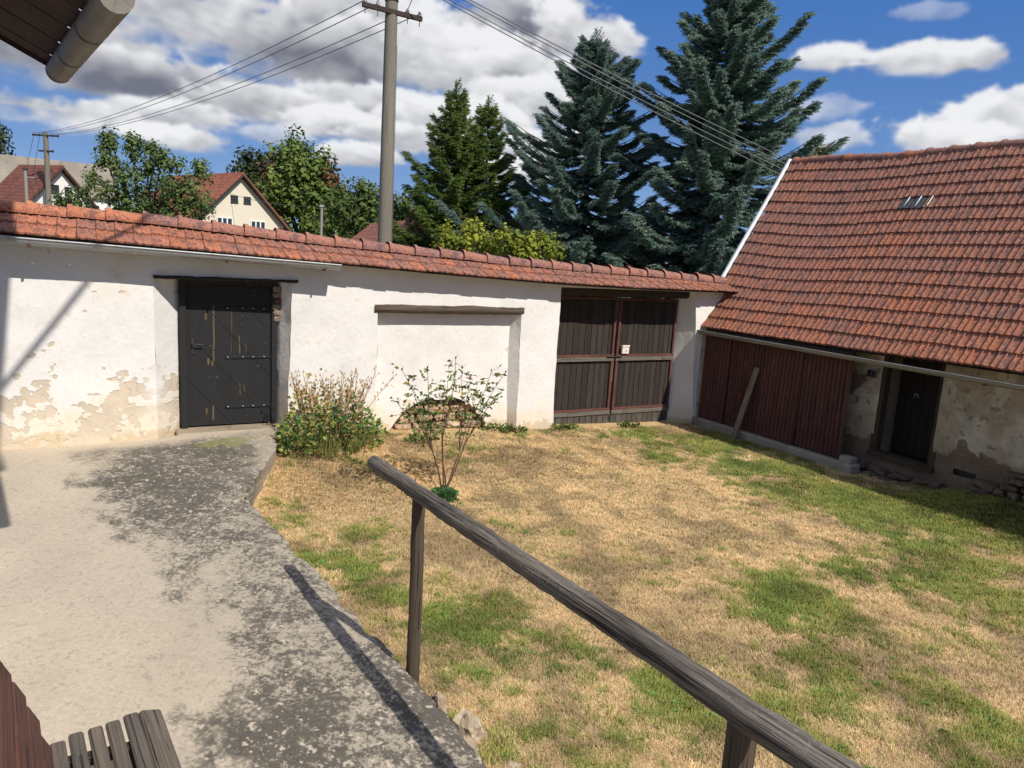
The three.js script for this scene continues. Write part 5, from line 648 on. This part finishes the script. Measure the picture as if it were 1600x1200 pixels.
function gabled(name, label, peakPx, depth, turn, half, rise, len, wallM, roofC, wins) {
  const pk = at(...peakPx, depth), r = ray(...peakPx), phi = Math.atan2(r.x, -r.z) - turn, g = thing(name, label, 'house', [pk.x, groundY, pk.z]), top = pk.y - groundY, eave = top - rise, o = 0.28; g.rotation.y = -phi;
  part('wall', new THREE.ExtrudeGeometry(new THREE.Shape([[-half, -0.3], [half, -0.3], [half, eave], [0, top - 0.12], [-half, eave]].map(p => new THREE.Vector2(...p))), { depth: len, bevelEnabled: false }).translate(0, 0, -len), wallM, g);
  const sl = rise / half; for (const s of [-1, 1]) { const x1 = s * (half + o), y1 = eave - o * sl; const A = V3(0, top, 0.3), B = V3(0, top, -len - 0.3), C = V3(x1, y1, -len - 0.3), D = V3(x1, y1, 0.3); part('roof', s < 0 ? slab(D, C, B, A, 0.12) : slab(A, B, C, D, 0.12), roofMat(roofC), g); part('verge', tube([A.clone().add(V3(0, -0.05, 0.02)), D.clone().add(V3(0, -0.05, 0.02))], 0.07, 0.07, 2, 4), M.darkWood, g); }
  part('ridge', tube([V3(0, top + 0.04, 0.3), V3(0, top + 0.04, -len - 0.3)], 0.11, 0.11, 6, 8), roofMat(roofC), g);
  for (const [x, y, w, h, nx, ny] of wins) { const wd = sub('window', g); part('pane', boxAt(x, top - y, 0.012, w, h, 0.02, 'x', 0.001), M.glass, wd); part('frame', merge([boxAt(x - w / 2, top - y, 0.02, 0.06, h + 0.06, 0.05, 'y'), boxAt(x + w / 2, top - y, 0.02, 0.06, h + 0.06, 0.05, 'y'), boxAt(x, top - y + h / 2, 0.022, w, 0.06, 0.05, 'x'), boxAt(x, top - y - h / 2, 0.022, w + 0.1, 0.06, 0.07, 'x'), ...Array.from({ length: nx - 1 }, (_, i) => boxAt(x - w / 2 + w * (i + 1) / nx, top - y, 0.024, nx > 2 ? 0.09 : 0.035, h, 0.03, 'y')), ...Array.from({ length: ny - 1 }, (_, i) => boxAt(x, top - y - h / 2 + h * (i + 1) / ny, 0.026, w, 0.035, 0.03, 'x'))]), nx > 2 ? M.whitePaint : M.darkWood, wd); }
  return shade(g);
}
gabled('gabled_house', 'cream gabled house with two small attic windows under a red roof', [376, 273], 45, 0.5, 2.95, 2.9, 9, M.cream, [0.34, 0.11, 0.06], [[-0.42, 1.5, 0.40, 0.40, 2, 2], [0.42, 1.5, 0.40, 0.40, 2, 2], [-1.05, 2.85, 0.95, 0.42, 3, 1], [1.15, 2.95, 0.95, 0.5, 3, 1]]);
gabled('gabled_house', 'white gabled house with a dark red roof behind the slim utility pole', [93, 262], 46, 0.6, 3.4, 3.5, 3.6, M.whitePaint, [0.19, 0.065, 0.045], [[-0.35, 1.35, 0.42, 0.5, 1, 1], [0.5, 1.4, 0.42, 0.5, 1, 1]]);
{ // long grey roofed barn at the end of the street
  const A = onY(-90, 231, 8.6), B = onY(176, 260, 8.6), ax = B.clone().sub(A).setY(0).normalize(), nrm = V3(-ax.z, 0, ax.x); if (nrm.dot(CAM.clone().sub(A)) < 0) nrm.negate(); const dn = nrm.clone().multiplyScalar(3.6).add(V3(0, -3.3, 0)), up = nrm.clone().multiplyScalar(-3.6).add(V3(0, -3.3, 0)), O = A.clone().setY(groundY), g = thing('grey_roofed_barn', 'long white barn with a plain grey roof at the end of the street', 'barn', O.toArray()), q = p => p.clone().sub(O);
  part('roof', merge([slab(q(A.clone().add(dn)), q(B.clone().add(dn)), q(B), q(A), 0.15), slab(q(B.clone().add(up)), q(A.clone().add(up)), q(A), q(B), 0.15)]), std([0.33, 0.29, 0.24], { map: concreteMap, bumpMap: fineBump, bumpScale: 0.02 }), g);
  const L = A.distanceTo(B), w = part('wall', box(L - 0.6, 6.2, 6.4, 'x'), M.whitePaint, g); w.position.copy(q(A.clone().lerp(B, 0.5))).setY(3.0); w.rotation.y = Math.atan2(-ax.z, ax.x); shade(g);
}
{ // small hipped house behind the pole
  const A = onY(582, 348, 3.6), B = onY(648, 344, 3.6), ax = B.clone().sub(A).setY(0).normalize(), nrm = V3(-ax.z, 0, ax.x); if (nrm.dot(CAM.clone().sub(A)) < 0) nrm.negate();
  const O = A.clone().setY(groundY), g = thing('hipped_house', 'small red roofed house just behind the concrete pole', 'house', O.toArray()), q = p => p.clone().sub(O), e = 1.9, h = 1.75, a1 = A.clone().addScaledVector(ax, -1.5).addScaledVector(nrm, e).add(V3(0, -h, 0)), a2 = A.clone().addScaledVector(ax, -1.5).addScaledVector(nrm, -e).add(V3(0, -h, 0)), b1 = B.clone().addScaledVector(ax, 0.3).addScaledVector(nrm, e).add(V3(0, -h, 0)), b2 = B.clone().addScaledVector(ax, 0.3).addScaledVector(nrm, -e).add(V3(0, -h, 0)), Bx = B.clone().addScaledVector(ax, 0.3);
  part('roof', merge([slab(q(a1), q(b1), q(Bx), q(A), 0.1), slab(q(b2), q(a2), q(A), q(Bx), 0.1), slab(q(a2), q(a1), q(A), q(A).add(V3(0.01, 0, 0)), 0.1)]), roofMat([0.36, 0.13, 0.08]), g);
  const c = a1.clone().add(b2).multiplyScalar(0.5), w = part('wall', box(A.distanceTo(B) + 1.3, 2.6, e * 2 - 0.5, 'x'), M.whitePaint, g); w.position.copy(q(c)).setY(1.1); w.rotation.y = Math.atan2(-ax.z, ax.x); part('chimney', boxAt(...q(B.clone().addScaledVector(ax, -0.5)).add(V3(0, 0.1, 0)).toArray(), 0.4, 0.7, 0.4, 'y'), M.brick, g); shade(g);
}
renderer.render(scene, camera);
